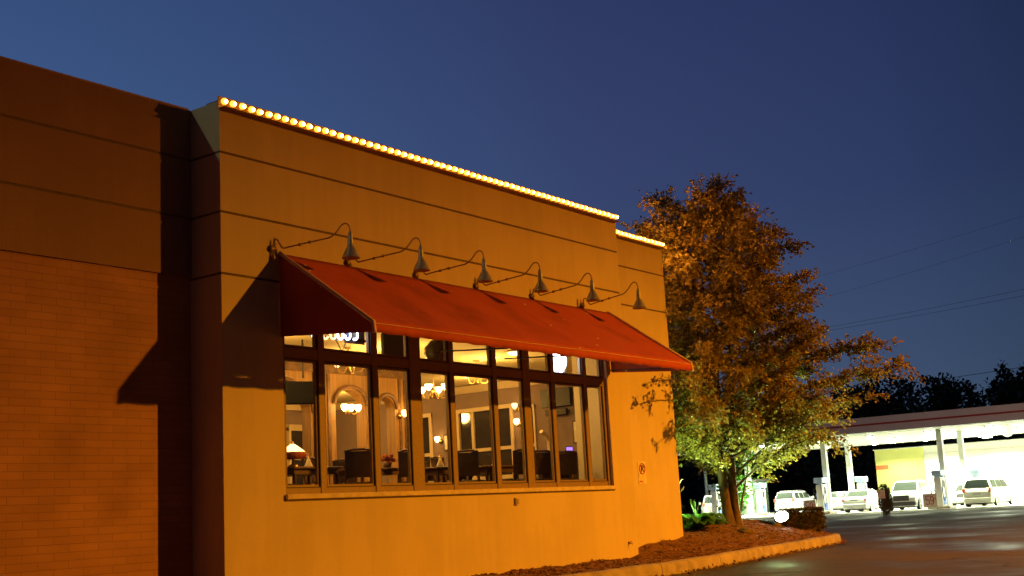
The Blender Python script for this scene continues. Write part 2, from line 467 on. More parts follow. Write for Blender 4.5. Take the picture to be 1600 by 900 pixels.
def light(name, kind, loc, energy, col, size=0.1, rot=(0, 0, 0), spot=None, blend=0.5):
    l = bpy.data.lights.new(name, kind)
    l.energy = energy; l.color = col
    if kind == 'AREA':
        l.shape = 'DISK'; l.size = size
    else:
        l.shadow_soft_size = size
    if kind == 'SPOT':
        l.spot_size = spot; l.spot_blend = blend
    o = bpy.data.objects.new(name, l); COL.objects.link(o)
    o.location = loc; o.rotation_euler = rot
    return o

def aim(o, target):
    o.rotation_euler = (Vector(target) - o.location).to_track_quat('-Z', 'Y').to_euler()

def leaf_mesh(P, N, size, name, m, parent=None, aspect=0.6, droop=0.35, rg=rng):
    """many small folded leaves at points P (n,3), long axis roughly N with scatter"""
    n = len(P)
    P = np.asarray(P, float)
    D = np.asarray(N, float) + rg.normal(0, 0.6, (n, 3)); D[:, 2] -= droop
    D /= np.linalg.norm(D, axis=1)[:, None]
    A = np.cross(D, rg.normal(0, 1, (n, 3))); A /= np.linalg.norm(A, axis=1)[:, None] + 1e-9
    U = np.cross(A, D)
    L = size * rg.uniform(0.65, 1.25, n)[:, None]
    W = L * aspect * 0.5
    base = P; mid = P + D * L * 0.45; tip = P + D * L
    l = mid + A * W + U * L * 0.10; r = mid - A * W + U * L * 0.10
    V = np.stack([base, l, tip, r], 1).reshape(-1, 3)
    F = np.arange(n * 4).reshape(n, 4)
    me = bpy.data.meshes.new(name)
    me.from_pydata(V.tolist(), [], F.tolist())
    me.materials.append(m); me.update()
    o = bpy.data.objects.new(name, me); COL.objects.link(o)
    if parent: o.parent = parent
    return o

def strokes(mb, paths, r, tf):
    for p in paths: mb.tube([tf(*q) for q in p], r, 6)
    return mb

def arc(cx, cz, rx, rz, a0, a1, n=14):
    return [(cx + rx * math.cos(math.radians(a0 + (a1 - a0) * i / n)), cz + rz * math.sin(math.radians(a0 + (a1 - a0) * i / n))) for i in range(n + 1)]

# ------------------------------------------------------------------ camera
cam = bpy.data.cameras.new('camera'); co = bpy.data.objects.new('camera', cam)
COL.objects.link(co); sc.camera = co
cam.sensor_width = 36; cam.lens = 1940.33 / 1600 * 36; cam.clip_end = 3000; cam.clip_start = 0.05
yaw, pit, rol = 0.93912109, 0.17977875, -0.05450922
fw = Vector((math.sin(yaw) * math.cos(pit), math.cos(yaw) * math.cos(pit), math.sin(pit)))
r0 = Vector((math.cos(yaw), -math.sin(yaw), 0)); u0 = r0.cross(fw)
R_ = r0 * math.cos(rol) + u0 * math.sin(rol); U_ = -r0 * math.sin(rol) + u0 * math.cos(rol)
co.matrix_world = Matrix(((R_.x, U_.x, -fw.x, -11.0718), (R_.y, U_.y, -fw.y, -13.0), (R_.z, U_.z, -fw.z, 1.15), (0, 0, 0, 1)))

# ------------------------------------------------------------------ dusk sky
w = bpy.data.worlds.new('World'); sc.world = w; w.use_nodes = True
nt = w.node_tree; bg = nt.nodes['Background']
tc = node(nt, 'ShaderNodeTexCoord'); sx = node(nt, 'ShaderNodeSeparateXYZ')
nt.links.new(tc.outputs['Generated'], sx.inputs[0])
vert = ramp(nt, sx.outputs['Z'], [(0.0, (0.072, 0.105, 0.175)), (0.10, (0.055, 0.082, 0.172)), (0.24, (0.035, 0.050, 0.148)), (0.42, (0.025, 0.036, 0.122)), (1.0, (0.010, 0.015, 0.06))])
dt = node(nt, 'ShaderNodeVectorMath', operation='DOT_PRODUCT')
dt.inputs[1].default_value = (math.sin(0.1), math.cos(0.1), 0.0)
nt.links.new(tc.outputs['Generated'], dt.inputs[0])
rm_ = node(nt, 'ShaderNodeMath', operation='MULTIPLY_ADD'); rm_.inputs[1].default_value = 0.5; rm_.inputs[2].default_value = 0.5
nt.links.new(dt.outputs['Value'], rm_.inputs[0])
west = ramp(nt, rm_.outputs[0], [(0.0, (0.22, 0.13, 0.06)), (0.45, (0.35, 0.26, 0.16)), (0.62, (0.45, 0.56, 0.50)), (0.70, (0.78, 0.88, 0.84)), (0.79, (1.06, 1.12, 1.0)), (0.925, (1.45, 2.1, 1.65))])
mx = node(nt, 'ShaderNodeMixRGB', blend_type='MULTIPLY'); mx.inputs[0].default_value = 1
nt.links.new(vert, mx.inputs[1]); nt.links.new(west, mx.inputs[2])
nt.links.new(mx.outputs[0], bg.inputs[0]); bg.inputs[1].default_value = 1.0

# ------------------------------------------------------------------ lamps that light the place, with an added fascia fill
light('sodium_lot_lamp', 'AREA', (19.0, -21.8, 10.2), 12000, (1.0, 0.235, 0.004), 0.45)
light('sodium_lot_lamp', 'SPOT', (19.0, -21.8, 10.1), 21500, (1.0, 0.385, 0.008), 0.22, spot=math.radians(174.5), blend=0.34)
st = light('fascia_fill', 'SPOT', (34.0, -6.0, 9.0), 4800, (1.0, .80, .62), .3, spot=math.radians(62), blend=.7)  # unseen spot added to brighten the canopy fascia only
aim(st, (66.0, 9.0, 6.4))
far = light('rear_lot_lamp', 'SPOT', (-24.0, 4.6, 12.9), 1500, (0.95, 1.0, 0.62), 0.15, spot=math.radians(6.5), blend=0.5)
aim(far, (0, 0.3, 6.2))

# ------------------------------------------------------------------ ground
g = MB(); g.add([(-900, -900, -0.02), (900, -900, -0.02), (900, 900, -0.02), (-900, 900, -0.02)], [(0, 1, 2, 3)])
tag(g.build('ground', M['earth']), kind='structure')
g = MB(); g.add([(-60, -70, 0), (66.6, -70, 0), (66.6, 90, 0), (-60, 90, 0)], [(0, 1, 2, 3)])
tag(g.build('parking_lot', M['asphalt']), kind='structure')
g = MB(); g.box(67.0, 130, -60, 90, -0.3, 0.03)
tag(g.build('forecourt', M['concrete']), kind='structure')
g = MB(); g.box(66.6, 67.0, -60, 90, -0.3, 0.034)
tag(g.build('forecourt_kerb', M['kerb']), kind='structure')

KERB = [(-16, -2.5), (0, -2.48), (5, -2.42), (7.55, -2.32), (9.0, -2.15), (11, -1.88), (13.03, -1.55), (15.85, -1.14), (18.1, -0.81), (19.4, -0.5), (20.2, -0.2), (20.75, 0.15), (21.15, 0.65), (21.4, 1.3), (21.5, 2.2), (21.5, 6), (21.4, 30)]
def kerb_pts():
    out = []
    for (a, b) in zip(KERB[:-1], KERB[1:]):
        n = max(1, int(math.hypot(b[0] - a[0], b[1] - a[1]) / 0.5))
        for i in range(n):
            t = i / n; out.append((a[0] + (b[0] - a[0]) * t, a[1] + (b[1] - a[1]) * t))
    out.append(KERB[-1]); return out
KP = kerb_pts()
prof = [(0.0, -0.05), (0.015, 0.15), (0.035, 0.195), (0.075, 0.213), (0.17, 0.215), (0.185, 0.205), (0.185, -0.05)]
kb = MB(); vs = []
for i, p in enumerate(KP):
    a = KP[max(i - 1, 0)]; b = KP[min(i + 1, len(KP) - 1)]
    t = Vector((b[0] - a[0], b[1] - a[1])).normalized(); nrm = Vector((-t.y, t.x))
    for (d, z) in prof:
        jz = 0.006 * math.sin(i * 1.7) + 0.004 * math.sin(i * 0.6)
        vs.append((p[0] + nrm.x * d, p[1] + nrm.y * d, z + (jz if z > 0 else 0)))
n = len(prof)
kb.add(vs, [(i * n + k, (i + 1) * n + k, (i + 1) * n + k + 1, i * n + k + 1) for i in range(len(KP) - 1) for k in range(n - 1)], True)
tag(kb.build('kerb', M['kerb']), kind='structure')

def kdist(x, y):
    best = 1e9
    for (ax, ay), (bx, by) in zip(KERB[:-1], KERB[1:]):
        dx, dy = bx - ax, by - ay
        t = max(0, min(1, ((x - ax) * dx + (y - ay) * dy) / (dx * dx + dy * dy)))
        d = math.hypot(x - ax - dx * t, y - ay - dy * t)
        s = dx * (y - ay) - dy * (x - ax)
        if d < abs(best): best = d if s >= 0 else -d
    return best
def mulch_z(x, y):
    d = max(0, kdist(x, y) - 0.17)
    k = max(0, min(1, (x - 10.0) / 6.0))
    h = 0.19 + 0.225 * k * min(d, 2.2)
    h += 0.018 * math.sin(x * 3.1 + y * 2.3) + 0.012 * math.sin(x * 7.3 - y * 5.1)
    return h
gx = np.arange(-16, 21.8, 0.2); gy = np.arange(-2.4, 9, 0.2)
vid = {}; vs = []; fs = []
def vget(i, j):
    if (i, j) not in vid:
        x, y = gx[i], gy[j]
        vid[(i, j)] = len(vs); vs.append((x, y, mulch_z(x, y)))
    return vid[(i, j)]
for i in range(len(gx) - 1):
    for j in range(len(gy) - 1):
        x, y = gx[i] + .1, gy[j] + .1
        if kdist(x, y) < 0.10: continue
        if x < 13.2 and y > 1.1: continue
        fs.append((vget(i, j), vget(i + 1, j), vget(i + 1, j + 1), vget(i, j + 1)))
# fit the border vertices onto the kerb's back edge
for (i, j), k in vid.items():
    x, y, z = vs[k]; d = kdist(x, y)
    if d < 0.165:
        e = 1e-3
        gxx = (kdist(x + e, y) - d) / e; gyy = (kdist(x, y + e) - d) / e
        x += gxx * (0.165 - d); y += gyy * (0.165 - d)
        vs[k] = (x, y, 0.19)
mb = MB(); mb.add(vs, fs, True)
tag(mb.build('mulch_bed', M['mulch'], fix=False), kind='structure')
# loose chips lying on the bed
ch = MB()
cnt = 0
while cnt < 5200:
    x = rnd.uniform(5, 21.2); y = rnd.uniform(-2.3, 3.5)
    d = kdist(x, y)
    if d < 0.19 or (x < 10.5 and y > -0.02) or (x < 13.65 and y > 0.7): continue
    z = mulch_z(x, y) + 0.008
    L = rnd.uniform(0.03, 0.10); W = rnd.uniform(0.01, 0.03); H = rnd.uniform(0.005, 0.014)
    mt = Matrix.Translation((x, y, z)) @ Euler((rnd.uniform(-.5, .5), rnd.uniform(-.5, .5), rnd.uniform(0, PI))).to_matrix().to_4x4()
    b = MB().box(-L / 2, L / 2, -W / 2, W / 2, -H / 2, H / 2).xform(mt)
    ch.add(b.v, b.f); cnt += 1
tag(ch.build('bark_chips', M['chip'], fix=False), kind='stuff')
# leaf litter washed along the foot of the kerb
P_ = []
for _ in range(1500):
    i = rnd.randrange(8, len(KP) - 40); p = KP[i]; q = KP[i + 1]; t = rnd.random()
    off = abs(rnd.gauss(0, 0.09)) + 0.01
    tt = Vector((q[0] - p[0], q[1] - p[1])).normalized()
    P_.append((p[0] + (q[0] - p[0]) * t + tt.y * off, p[1] + (q[1] - p[1]) * t - tt.x * off, rnd.uniform(0.004, 0.03)))
tag(leaf_mesh(P_, rng.normal(0, 1, (len(P_), 3)) * (1, 1, 0.2), 0.06, 'leaf_litter', M['chip'], droop=0), kind='stuff')

# ------------------------------------------------------------------ restaurant building
LX, RX, DL, DR, ZT = 10.43, 13.59, 0.612, 0.727, 7.06
S1, S2, S3 = 6.322, 5.47, 4.60
bld = thing('restaurant_building', 'tan flat-roofed restaurant with brick wing and long dining window under a red awning', 'building')
GAP = 0.018
def bands(mb, boxf, z0, z1):
    """split a wall face between z0 and z1 at the seams, leaving grooves"""
    cuts = [z for z in (S3, S2, S1) if z0 < z < z1]
    zs = [z0] + cuts + [z1]
    for i in range(len(zs) - 1):
        a = zs[i] + (GAP if i > 0 else 0); b = zs[i + 1] - (GAP if i < len(zs) - 2 else 0)
        boxf(mb, a, b)
WX0, WX1, WZ0, WZ1 = 1.10, 9.70, 1.59, 4.42
mw = MB()
bands(mw, lambda m, a, b: m.box(0, WX0, 0, 0.14, a, b), 0.0, ZT)
bands(mw, lambda m, a, b: m.box(WX1, LX, 0, 0.14, a, b), 0.0, ZT)
bands(mw, lambda m, a, b: m.box(WX0, WX1, 0, 0.14, a, b), WZ1, ZT)
mw.box(WX0, WX1, 0, 0.14, 0.0, 1.51)
mw.box(0, 0.14, 0.14, 1.2, 0, S3 - GAP)
for a, b in ((S3 + GAP, S2 - GAP), (S2 + GAP, S1 - GAP), (S1 + GAP, ZT)):
    mw.box(0, 0.14, 0.14, 1.2, a, b)
    mw.box(LX - 0.14, LX, 0.14, 1.2, a, b)
mw.box(LX - 0.14, LX, 0.14, 1.2, 0, S3 - GAP)
o = mw.build('front_wall', M['stucco'], bld)
gm = MB()
for z in (S1, S2, S3):
    if z < WZ1: continue
    gm.box(0.012, LX - 0.012, 0.012, 0.16, z - GAP, z + GAP)
    gm.box(0.012, 0.15, 0.16, 1.19, z - GAP, z + GAP)
gm.build('wall_joint', M['groove'], bld)
mr = MB()
bands(mr, lambda m, a, b: m.box(LX + 0.003, RX, DR, DR + 0.14, a, b), 0.0, ZT)
bands(mr, lambda m, a, b: m.box(RX - 0.14, RX, DR + 0.14, 14, a, b), 0.0, ZT)
mr.build('recessed_wall', M['stucco'], bld)
gm = MB()
for z in (S1, S2, S3):
    gm.box(LX + 0.015, RX - 0.012, DR + 0.012, DR + 0.16, z - GAP, z + GAP)
    gm.box(RX - 0.15, RX - 0.012, DR + 0.16, 13.9, z - GAP, z + GAP)
gm.build('wall_joint', M['groove'], bld)
ml = MB()
for a, b in ((S3 + 0.03, S2 - GAP), (S2 + GAP, S1 - GAP), (S1 + GAP, ZT)):
    ml.box(-16, -0.003, DL, DL + 0.14, a, b)
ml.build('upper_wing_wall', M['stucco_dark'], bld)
mlb = MB(); mlb.box(-16, -0.003, DL + 0.035, DL + 0.2, 0, S3 + 0.028)
mlb.build('brick_wall', M['brick'], bld)
gm = MB()
for z in (S1, S2):
    gm.box(-15.99, -0.01, DL + 0.012, DL + 0.16, z - GAP, z + GAP)
gm.build('wall_joint', M['groove'], bld)
rf = MB()
rf.box(-15.9, -0.1, DL + 0.3, 14, 6.5, 6.6); rf.box(0.2, RX - 0.2, DR + 0.2, 14, 6.5, 6.6)
rf.box(-16, -15.8, DL + 0.2, 14, 0, ZT); rf.box(-16, RX, 14, 14.2, 0, ZT)
rf.build('roof', M['roof'], bld)
cp = MB()
cp.box(0.02, LX - 0.02, 0.02, 0.3, ZT + 0.002, ZT + 0.03); cp.box(LX + 0.05, RX - 0.02, DR + 0.02, DR + 0.3, ZT + 0.002, ZT + 0.03)
cp.box(-16, -0.02, DL + 0.02, DL + 0.3, ZT + 0.002, ZT + 0.03)
cp.build('parapet_coping', M['coping'], bld)

# window: frame, panes, sill
fr = MB()
FY0, FY1 = 0.07, 0.17
TZ0, TZ1 = 3.53, 3.68
MULL = [(WX0, 1.19), (1.87, 1.98), (3.03, 3.14), (3.90, 4.16), (4.90, 5.01), (6.08, 6.19), (6.98, 7.18), (7.86, 7.97), (8.95, 9.06), (9.62, WX1)]
for a, b in MULL:
    fr.box(a, b, FY0, FY1, WZ0, WZ1)
    if b - a > 0.15:      # the wide posts show a groove between two mullions
        pass
for (a, b), (c, d) in zip(MULL[:-1], MULL[1:]):
    fr.box(b, c, FY0 + 0.01, FY1 - 0.01, TZ0, TZ1)
    fr.box(b, c, FY0 + 0.012, FY1 - 0.012, WZ0, WZ0 + 0.085)
    fr.box(b, c, FY0 + 0.012, FY1 - 0.012, WZ1 - 0.08, WZ1)
frame = fr.build('window', M['frame'], bld)
# slim casement bead round each pane, and dark gaskets
def ring(x0, x1, z0, z1, t, ya, yb):
    m_ = MB()
    vs = [(x, y, z) for y in (ya, yb) for (x, z) in ((x0, z0), (x1, z0), (x1, z1), (x0, z1), (x0 + t, z0 + t), (x1 - t, z0 + t), (x1 - t, z1 - t), (x0 + t, z1 - t))]
    fs = []
    for k in range(4):
        j = (k + 1) % 4
        fs += [(k, j, 4 + j, 4 + k), (8 + k, 12 + k, 12 + j, 8 + j), (k, 8 + k, 8 + j, j), (4 + k, 4 + j, 12 + j, 12 + k)]
    return m_.add(vs, fs)
for (a, b), (c, d) in zip(MULL[:-1], MULL[1:]):
    for z0, z1 in ((WZ0 + 0.086, TZ0 - .001), (TZ1 + .001, WZ1 - 0.081)):
        ring(b + .001, c - .001, z0, z1, .012, FY0 + .004, FY0 + .07).build('gasket', M['seal'], frame)
        ring(b + .0135, c - .0135, z0 + .0125, z1 - .0125, .03, FY0 + .03, FY1 - .02).build('casement', M['frame'], frame)
        MB().box(b + 0.04, c - 0.04, FY0 + 0.055, FY0 + 0.061, z0 + .04, z1 - .04).build('pane', M['pane'], frame)
si = MB(); si.cbox(WX0 - 0.01, WX1 + 0.005, -0.05, 0.165, 1.513, 1.587, 0.01)
si.build('sill', M['sill'], frame)
dr = MB(); dr.box(WX0 - 0.01, WX1, -0.012, 0.02, 1.492, 1.512)
dr.build('drip_joint', M['groove'], frame)

# ------------------------------------------------------------------ interior of the dining room (parts of the building)
FZ, CZ = 1.30, 4.36
MB().box(0.15, 10.28, 0.175, 13.9, FZ - 0.1, FZ).box(10.281, 13.44, 0.88, 13.9, FZ - 0.1, FZ).build('room_floor', M['in_floor'], bld)
ce = MB(); ce.box(0.15, 13.44, 0.9, 13.9, CZ, CZ + 0.1); ce.box(0.15, 10.28, 0.175, 0.9, CZ + 0.07, CZ + 0.17)
ce.build('ceiling', M['in_ceil'], bld)
iw = MB()
RW = 13.2
# end wall x=13.2 with window openings (y ranges)
WIN = [(4.95, 6.68), (7.52, 8.6), (3.9, 4.25)]
WINS = [(4.92, 6.70, 2.0, 3.78), (7.50, 8.7, 2.0, 3.78), (4.27, 4.62, 2.0, 3.70)]
ys = [0.9]
seg = sorted(WINS)
y = 0.9
for (a, b, z0, z1) in seg:
    iw.box(RW, RW + 0.12, y, a, FZ, CZ); iw.box(RW, RW + 0.12, a, b, FZ, z0); iw.box(RW, RW + 0.12, a, b, z1, CZ); y = b
iw.box(RW, RW + 0.12, y, 11.3, FZ, CZ)
iw.box(0.15, RW, 11.3, 11.42, FZ, CZ)                     # back wall
iw.box(0.16, 0.26, 0.2, 11.3, FZ, CZ)                     # left end
iw.box(10.30, 13.19, 0.875, 0.95, FZ, CZ)                 # inside of the recess
iw.build('room_wall', M['in_wall'], bld)
tr = MB()
tr.prism([(RW - 0.16, CZ - 0.02), (RW - 0.005, CZ - 0.02), (RW - 0.005, CZ - 0.19), (RW - 0.04, CZ - 0.19)], 0.96, 11.28, 'y')
tr.box(0.3, RW - 0.2, 11.2, 11.29, CZ - 0.2, CZ - 0.02)
for z in (2.15,): tr.box(RW - 0.03, RW - 0.004, 0.96, 4.1, z, z + 0.08)
tr.build('cornice', M['in_trim'], bld)
for (a, b, z0, z1) in WINS:
    f = MB()
    t = 0.09 if b - a > 0.6 else 0.05
    f.box(RW - 0.04, RW + 0.1, a, a + t, z0, z1); f.box(RW - 0.04, RW + 0.1, b - t, b, z0, z1)
    f.box(RW - 0.05, RW + 0.1, a, b, z1 - t, z1 + 0.005); f.box(RW - 0.05, RW + 0.1, a, b, z0 - 0.005, z0 + t)
    f.box(RW - 0.02, RW + 0.08, a + t, b - t, 2.70, 2.78)
    if b - a > 1.5: f.box(RW - 0.02, RW + 0.08, b - 0.55, b - 0.47, z0 + t, z1 - t)
    wf = f.build('far_window', M['in_trim'], bld)
    MB().box(RW + 0.03, RW + 0.05, a + t, b - t, z0 + t, z1 - t).build('pane', M['nightglass'], wf)
# windows of the back wall, seen through the arches
for (a, b) in ((10.7, 11.45), (11.75, 12.6)):
    f = MB()
    f.box(a, a + .08, 11.2, 11.3, 2.1, 3.7); f.box(b - .08, b, 11.2, 11.3, 2.1, 3.7); f.box(a, b, 11.19, 11.3, 3.62, 3.78); f.box(a, b, 11.19, 11.3, 2.05, 2.15)
    f.box(a + .08, b - .08, 11.22, 11.28, 2.85, 2.92)
    wf = f.build('far_window', M['in_trim'], bld)
    MB().box(a + .08, b - .08, 11.24, 11.27, 2.15, 3.62).build('pane', M['nightglass'], wf)
# panelled partition with arched openings at y = 5
PY0, PY1, PXE = 4.95, 5.2, 9.38
OPEN = [(4.6, 6.45, 3.35, 3.95), (7.15, 8.02, 3.55, 3.86), (8.45, 8.95, 3.5, 3.75)]
pw = MB(); x = 0.3
def wall_x(a, b, z0, z1): pw.box(a, b, PY0, PY1, z0, z1)
for (a, b, zs_, zt_) in OPEN:
    wall_x(x, a, FZ, CZ - 0.01)
    n = 16; pts = [((a + b) / 2 - (b - a) / 2 * math.cos(PI * i / n), zs_ + (zt_ - zs_) * math.sin(PI * i / n)) for i in range(n + 1)]
    for p, q in zip(pts[:-1], pts[1:]):
        pw.prism([p, q, (q[0], CZ - 0.01), (p[0], CZ - 0.01)], PY0, PY1, 'y')
    x = b
wall_x(x, PXE, FZ, CZ - 0.01)
part = pw.build('arched_partition', M['in_wood'], bld)
st = MB()
for xx in (4.42, 6.55, 6.95, 8.16, 8.33, 9.1, 9.28):
    st.box(xx - 0.035, xx + 0.035, PY0 - 0.03, PY0 - 0.002, FZ, CZ - 0.2)
st.box(0.3, PXE, PY0 - 0.06, PY0 - 0.002, CZ - 0.19, CZ - 0.02)
for (a, b, zs_, zt_) in OPEN:
    o_ = [(p[0], PY0 - 0.03, p[1]) for p in [((a + b) / 2 - ((b - a) / 2 + .06) * math.cos(PI * i / 16), zs_ + (zt_ - zs_ + .06) * math.sin(PI * i / 16)) for i in range(17)]]
    st.tube(o_, 0.045, 6)
st.build('moulding', M['midwood'], part)

ILC = (1.0, 0.54, 0.11)
for (x, y, e) in ((3.0, 2.2, 120), (6.2, 2.6, 140), (9.3, 2.6, 105), (11.6, 5.0, 55), (5.6, 8.5, 300), (10.6, 8.6, 220)):
    light('room_lamp', 'POINT', (x, y, 3.85), e, ILC, 0.15)

# chandeliers
def chandelier(name, label, loc, m_on, arms=5, r=0.32, group=None):
    t = thing(name, label, 'chandelier', loc, group=group)
    h = CZ - loc[2]
    MB().tube([(0, 0, -0.12), (0, 0, h)], 0.012, 6).lathe([(0.001, -0.16), (0.04, -0.12), (0.03, -0.05), (0.05, 0.0), (0.001, 0.06)], 10).lathe([(0.07, h - 0.03), (0.07, h - 0.004)], 12).build('stem', M['brass'], t)
    for k in range(arms):
        a = 2 * PI * k / arms + 0.4
        c, s_ = math.cos(a), math.sin(a)
        arm = MB().tube([(c * q, s_ * q, z) for q, z in ((0.03, -0.05), (r * .4, -0.16), (r * .8, -0.14), (r, -0.02))], 0.01, 6).build('arm', M['brass'], t)
        MB().lathe([(0.025, -0.02), (0.065, 0.03), (0.085, 0.09), (0.07, 0.10), (0.001, 0.05)], 10, (c * r, s_ * r, 0)).build('glass_shade', m_on, arm)
    return t
chandelier('chandelier', 'glowing brass chandelier with bright cup shades behind the fourth window bay', (7.96, 3.0, 3.66), M['lamp_on'], 6, 0.34)
chandelier('chandelier', 'dim brass chandelier hanging below the neon sign in the second window bay', (5.55, 3.0, 4.03), M['lamp_soft'], 5, 0.28)
chandelier('chandelier', 'small brass chandelier near the ceiling behind the fifth window bay', (9.38, 3.0, 4.03), M['lamp_soft'], 5, 0.26)
# flush ceiling lamps
for (x, y, lab) in ((7.4, 2.3, 'round glowing ceiling lamp above the brightest chandelier'), (6.3, 7.2, 'ceiling lamp glowing beyond the left arch of the partition'), (8.9, 1.6, 'small bright ceiling spot just under the middle of the awning edge')):
    t = thing('ceiling_lamp', lab, 'ceiling lamp', (x, y, CZ))
    MB().lathe([(0.20, -0.001), (0.21, -0.03), (0.17, -0.03)], 18).build('rim', M['brass'], t)
    MB().lathe([(0.17, -0.032), (0.13, -0.07), (0.001, -0.09)], 18).build('diffuser', M['lamp_on'], t)
# wall sconces
def sconce(label, loc, rz, n=1, m=None):
    t = thing('wall_sconce', label, 'wall lamp', loc, rz)
    MB().lathe([(0.06, -0.03), (0.05, 0.0), (0.001, 0.0)], 10, (0, 0, 0), 'y').build('backplate', M['brass'], t)
    for k in range(n):
        dx = (k - (n - 1) / 2) * 0.2
        a = MB().tube([(0, -0.02, 0), (dx * .6, -0.10, -0.09), (dx, -0.15, -0.03)], 0.01, 6).build('arm', M['brass'], t)
        MB().lathe([(0.025, -0.03), (0.06, 0.02), (0.075, 0.08), (0.055, 0.11), (0.001, 0.1)], 12, (dx, -0.15, 0)).build('glass_shade', m or M['lamp_on'], a)
    return t
sconce('three-light brass wall lamp on the wood partition by the arch', (7.42, PY0 - 0.035, 3.42), 0, 3)
sconce('single tulip glass wall lamp near the right end of the wood partition', (9.06, PY0 - 0.035, 3.36), 0, 1)
sconce('white bowl wall lamp beside the far window frame', (RW - 0.02, 7.22, 3.05), PI / 2 * 3, 1)
sconce('small white globe wall lamp, upper one of two at the far narrow window', (RW - 0.02, 4.75, 3.66), PI / 2 * 3, 1, M['lamp_soft'])
sconce('small white globe wall lamp, lower one of two at the far narrow window', (RW - 0.02, 4.72, 3.28), PI / 2 * 3, 1)
for p in ((7.42, 4.7, 3.5), (9.06, 4.7, 3.45)):
    light('sconce_glow', 'POINT', p, 9, (1, 0.55, 0.12), 0.08)

# tables, chairs and what stands on them
def make_chair(label, back='leather', wood='darkwood', arms=False):
    t = thing('dining_chair', label, 'chair', group='dining chairs behind the window')
    for sx_, sy_ in ((-1, -1), (1, -1)):
        MB().tube([(sx_ * .20, -.20, 0), (sx_ * .20, -.20, .44)], [.018, .022], 8).build('leg', M[wood], t)
    for sx_ in (-1, 1):
        MB().tube([(sx_ * .20, .24, 0), (sx_ * .20, .20, .45), (sx_ * .205, .25, .98)], [.018, .024, .018], 8).build('leg', M[wood], t)
    MB().cbox(-.235, .235, -.24, .23, .43, .49, .02).build('seat', M[back], t)
    b = MB(); n = 8
    for i in range(n):                                   # gently curved back
        a0, a1 = -1 + 2 * i / n, -1 + 2 * (i + 1) / n
        y0, y1 = .205 + .03 * (1 - a0 * a0), .205 + .03 * (1 - a1 * a1)
        b.add([(a0 * .215, y0, .56), (a1 * .215, y1, .56), (a1 * .225, y1 + .05, .98), (a0 * .225, y0 + .05, .98), (a0 * .215, y0 + .03, .56), (a1 * .215, y1 + .03, .56), (a1 * .225, y1 + .08, .98), (a0 * .225, y0 + .08, .98)],
              [(0, 1, 2, 3), (7, 6, 5, 4), (0, 4, 5, 1), (3, 2, 6, 7)] + ([(0, 3, 7, 4)] if i == 0 else []) + ([(1, 5, 6, 2)] if i == n - 1 else []))
    b.build('backrest', M[back], t)
    MB().tube([(-.225, .255, .985), (-.1, .285, 1.01), (.1, .285, 1.01), (.225, .255, .985)], .022, 8).build('top_rail', M[wood], t)
    MB().tube([(-.2, -.2, .2), (.2, -.2, .2)], .012, 6).tube([(-.2, .22, .24), (.2, .22, .24)], .012, 6).tube([(-.2, -.2, .16), (-.2, .22, .16)], .012, 6).tube([(.2, -.2, .16), (.2, .22, .16)], .012, 6).build('stretcher', M[wood], t)
    if arms:
        for sx_ in (-1, 1):
            MB().tube([(sx_ * .22, .25, .70), (sx_ * .25, 0, .68), (sx_ * .23, -.2, .64), (sx_ * .21, -.2, .46)], .018, 8).build('armrest', M[wood], t)
    return t
def make_table(label, wood='darkwood'):
    t = thing('dining_table', label, 'table', group='dining tables behind the window')
    MB().cbox(-.55, .55, -.4, .4, .72, .76, .01).build('tabletop', M[wood], t)
    MB().box(-.48, .48, -.33, .33, .64, .719).build('apron', M[wood], t)
    for sx_ in (-1, 1):
        for sy_ in (-1, 1):
            MB().tube([(sx_ * .47, sy_ * .32, 0), (sx_ * .47, sy_ * .32, .65)], [.025, .035], 8).build('leg', M[wood], t)
    return t
tb = make_table('dark dining table with a stained glass lamp in the leftmost window bay'); tb.location = (3.1, 1.75, FZ)
tables = [tb]
for (x, y, lab) in ((5.0, 2.1, 'dark dining table with red flowers beside the big chair of the second bay'), (6.75, 1.9, 'dark dining table with a small bell-like caddy in the fourth bay'), (7.75, 1.55, 'long dark dining table lengthwise across the fifth window bay'), (10.0, 1.9, 'dark square table under the narrow seventh window bay')):
    tables.append(dup(tb, lab, (x, y, FZ)))
c0 = make_chair('big black-backed dining chair with bright top rail in the second window bay'); c0.location = (3.85, 1.25, FZ); c0.rotation_euler = (0, 0, 2.45)
for (x, y, rz, lab) in (
        (2.35, 1.5, PI / 2 + .2, 'dark dining chair left of the stained glass table lamp'),
        (3.35, 2.5, 0.1, 'dark dining chair behind the table with the stained glass lamp'),
        (4.55, 2.75, 0.2, 'dark dining chair behind the table with red flowers'),
        (5.2, 1.25, 2.3, 'wide dark dining chair filling the third window bay'),
        (6.75, 1.2, 2.0, 'dark brown dining chair turned sideways in the fourth window bay'),
        (7.55, 2.35, 0.15, 'dark dining chair behind the long table of the fifth bay'),
        (7.9, 0.9, 2.5, 'low dark dining chair in front of the long table of the fifth bay'),
        (8.75, 1.1, 2.4, 'dark brown dining chair with brass stud behind the sixth window bay'),
        (9.75, 1.15, 2.2, 'dark dining chair under the narrow seventh window bay')):
    dup(c0, lab, (x, y, FZ), rz)
tables.append(dup(tb, 'dark dining table deep in the room near the far window', (9.6, 4.3, FZ)))
for (x, y, rz, lab) in ((8.9, 4.1, PI / 2, 'dark dining chair deep in the room left of the far table'), (10.3, 4.4, -PI / 2, 'dark dining chair deep in the room right of the far table'), (6.0, 3.6, 2.3, 'dark dining chair standing near the wood partition'), (4.2, 3.7, .4, 'dark dining chair in front of the left arch')):
    dup(c0, lab, (x, y, FZ), rz)
ca = make_chair('olive upholstered armchair near the cash screen in the eighth window bay', 'greenvinyl', 'midwood', True); ca.location = (10.55, 1.4, FZ); ca.rotation_euler = (0, 0, 2.6)
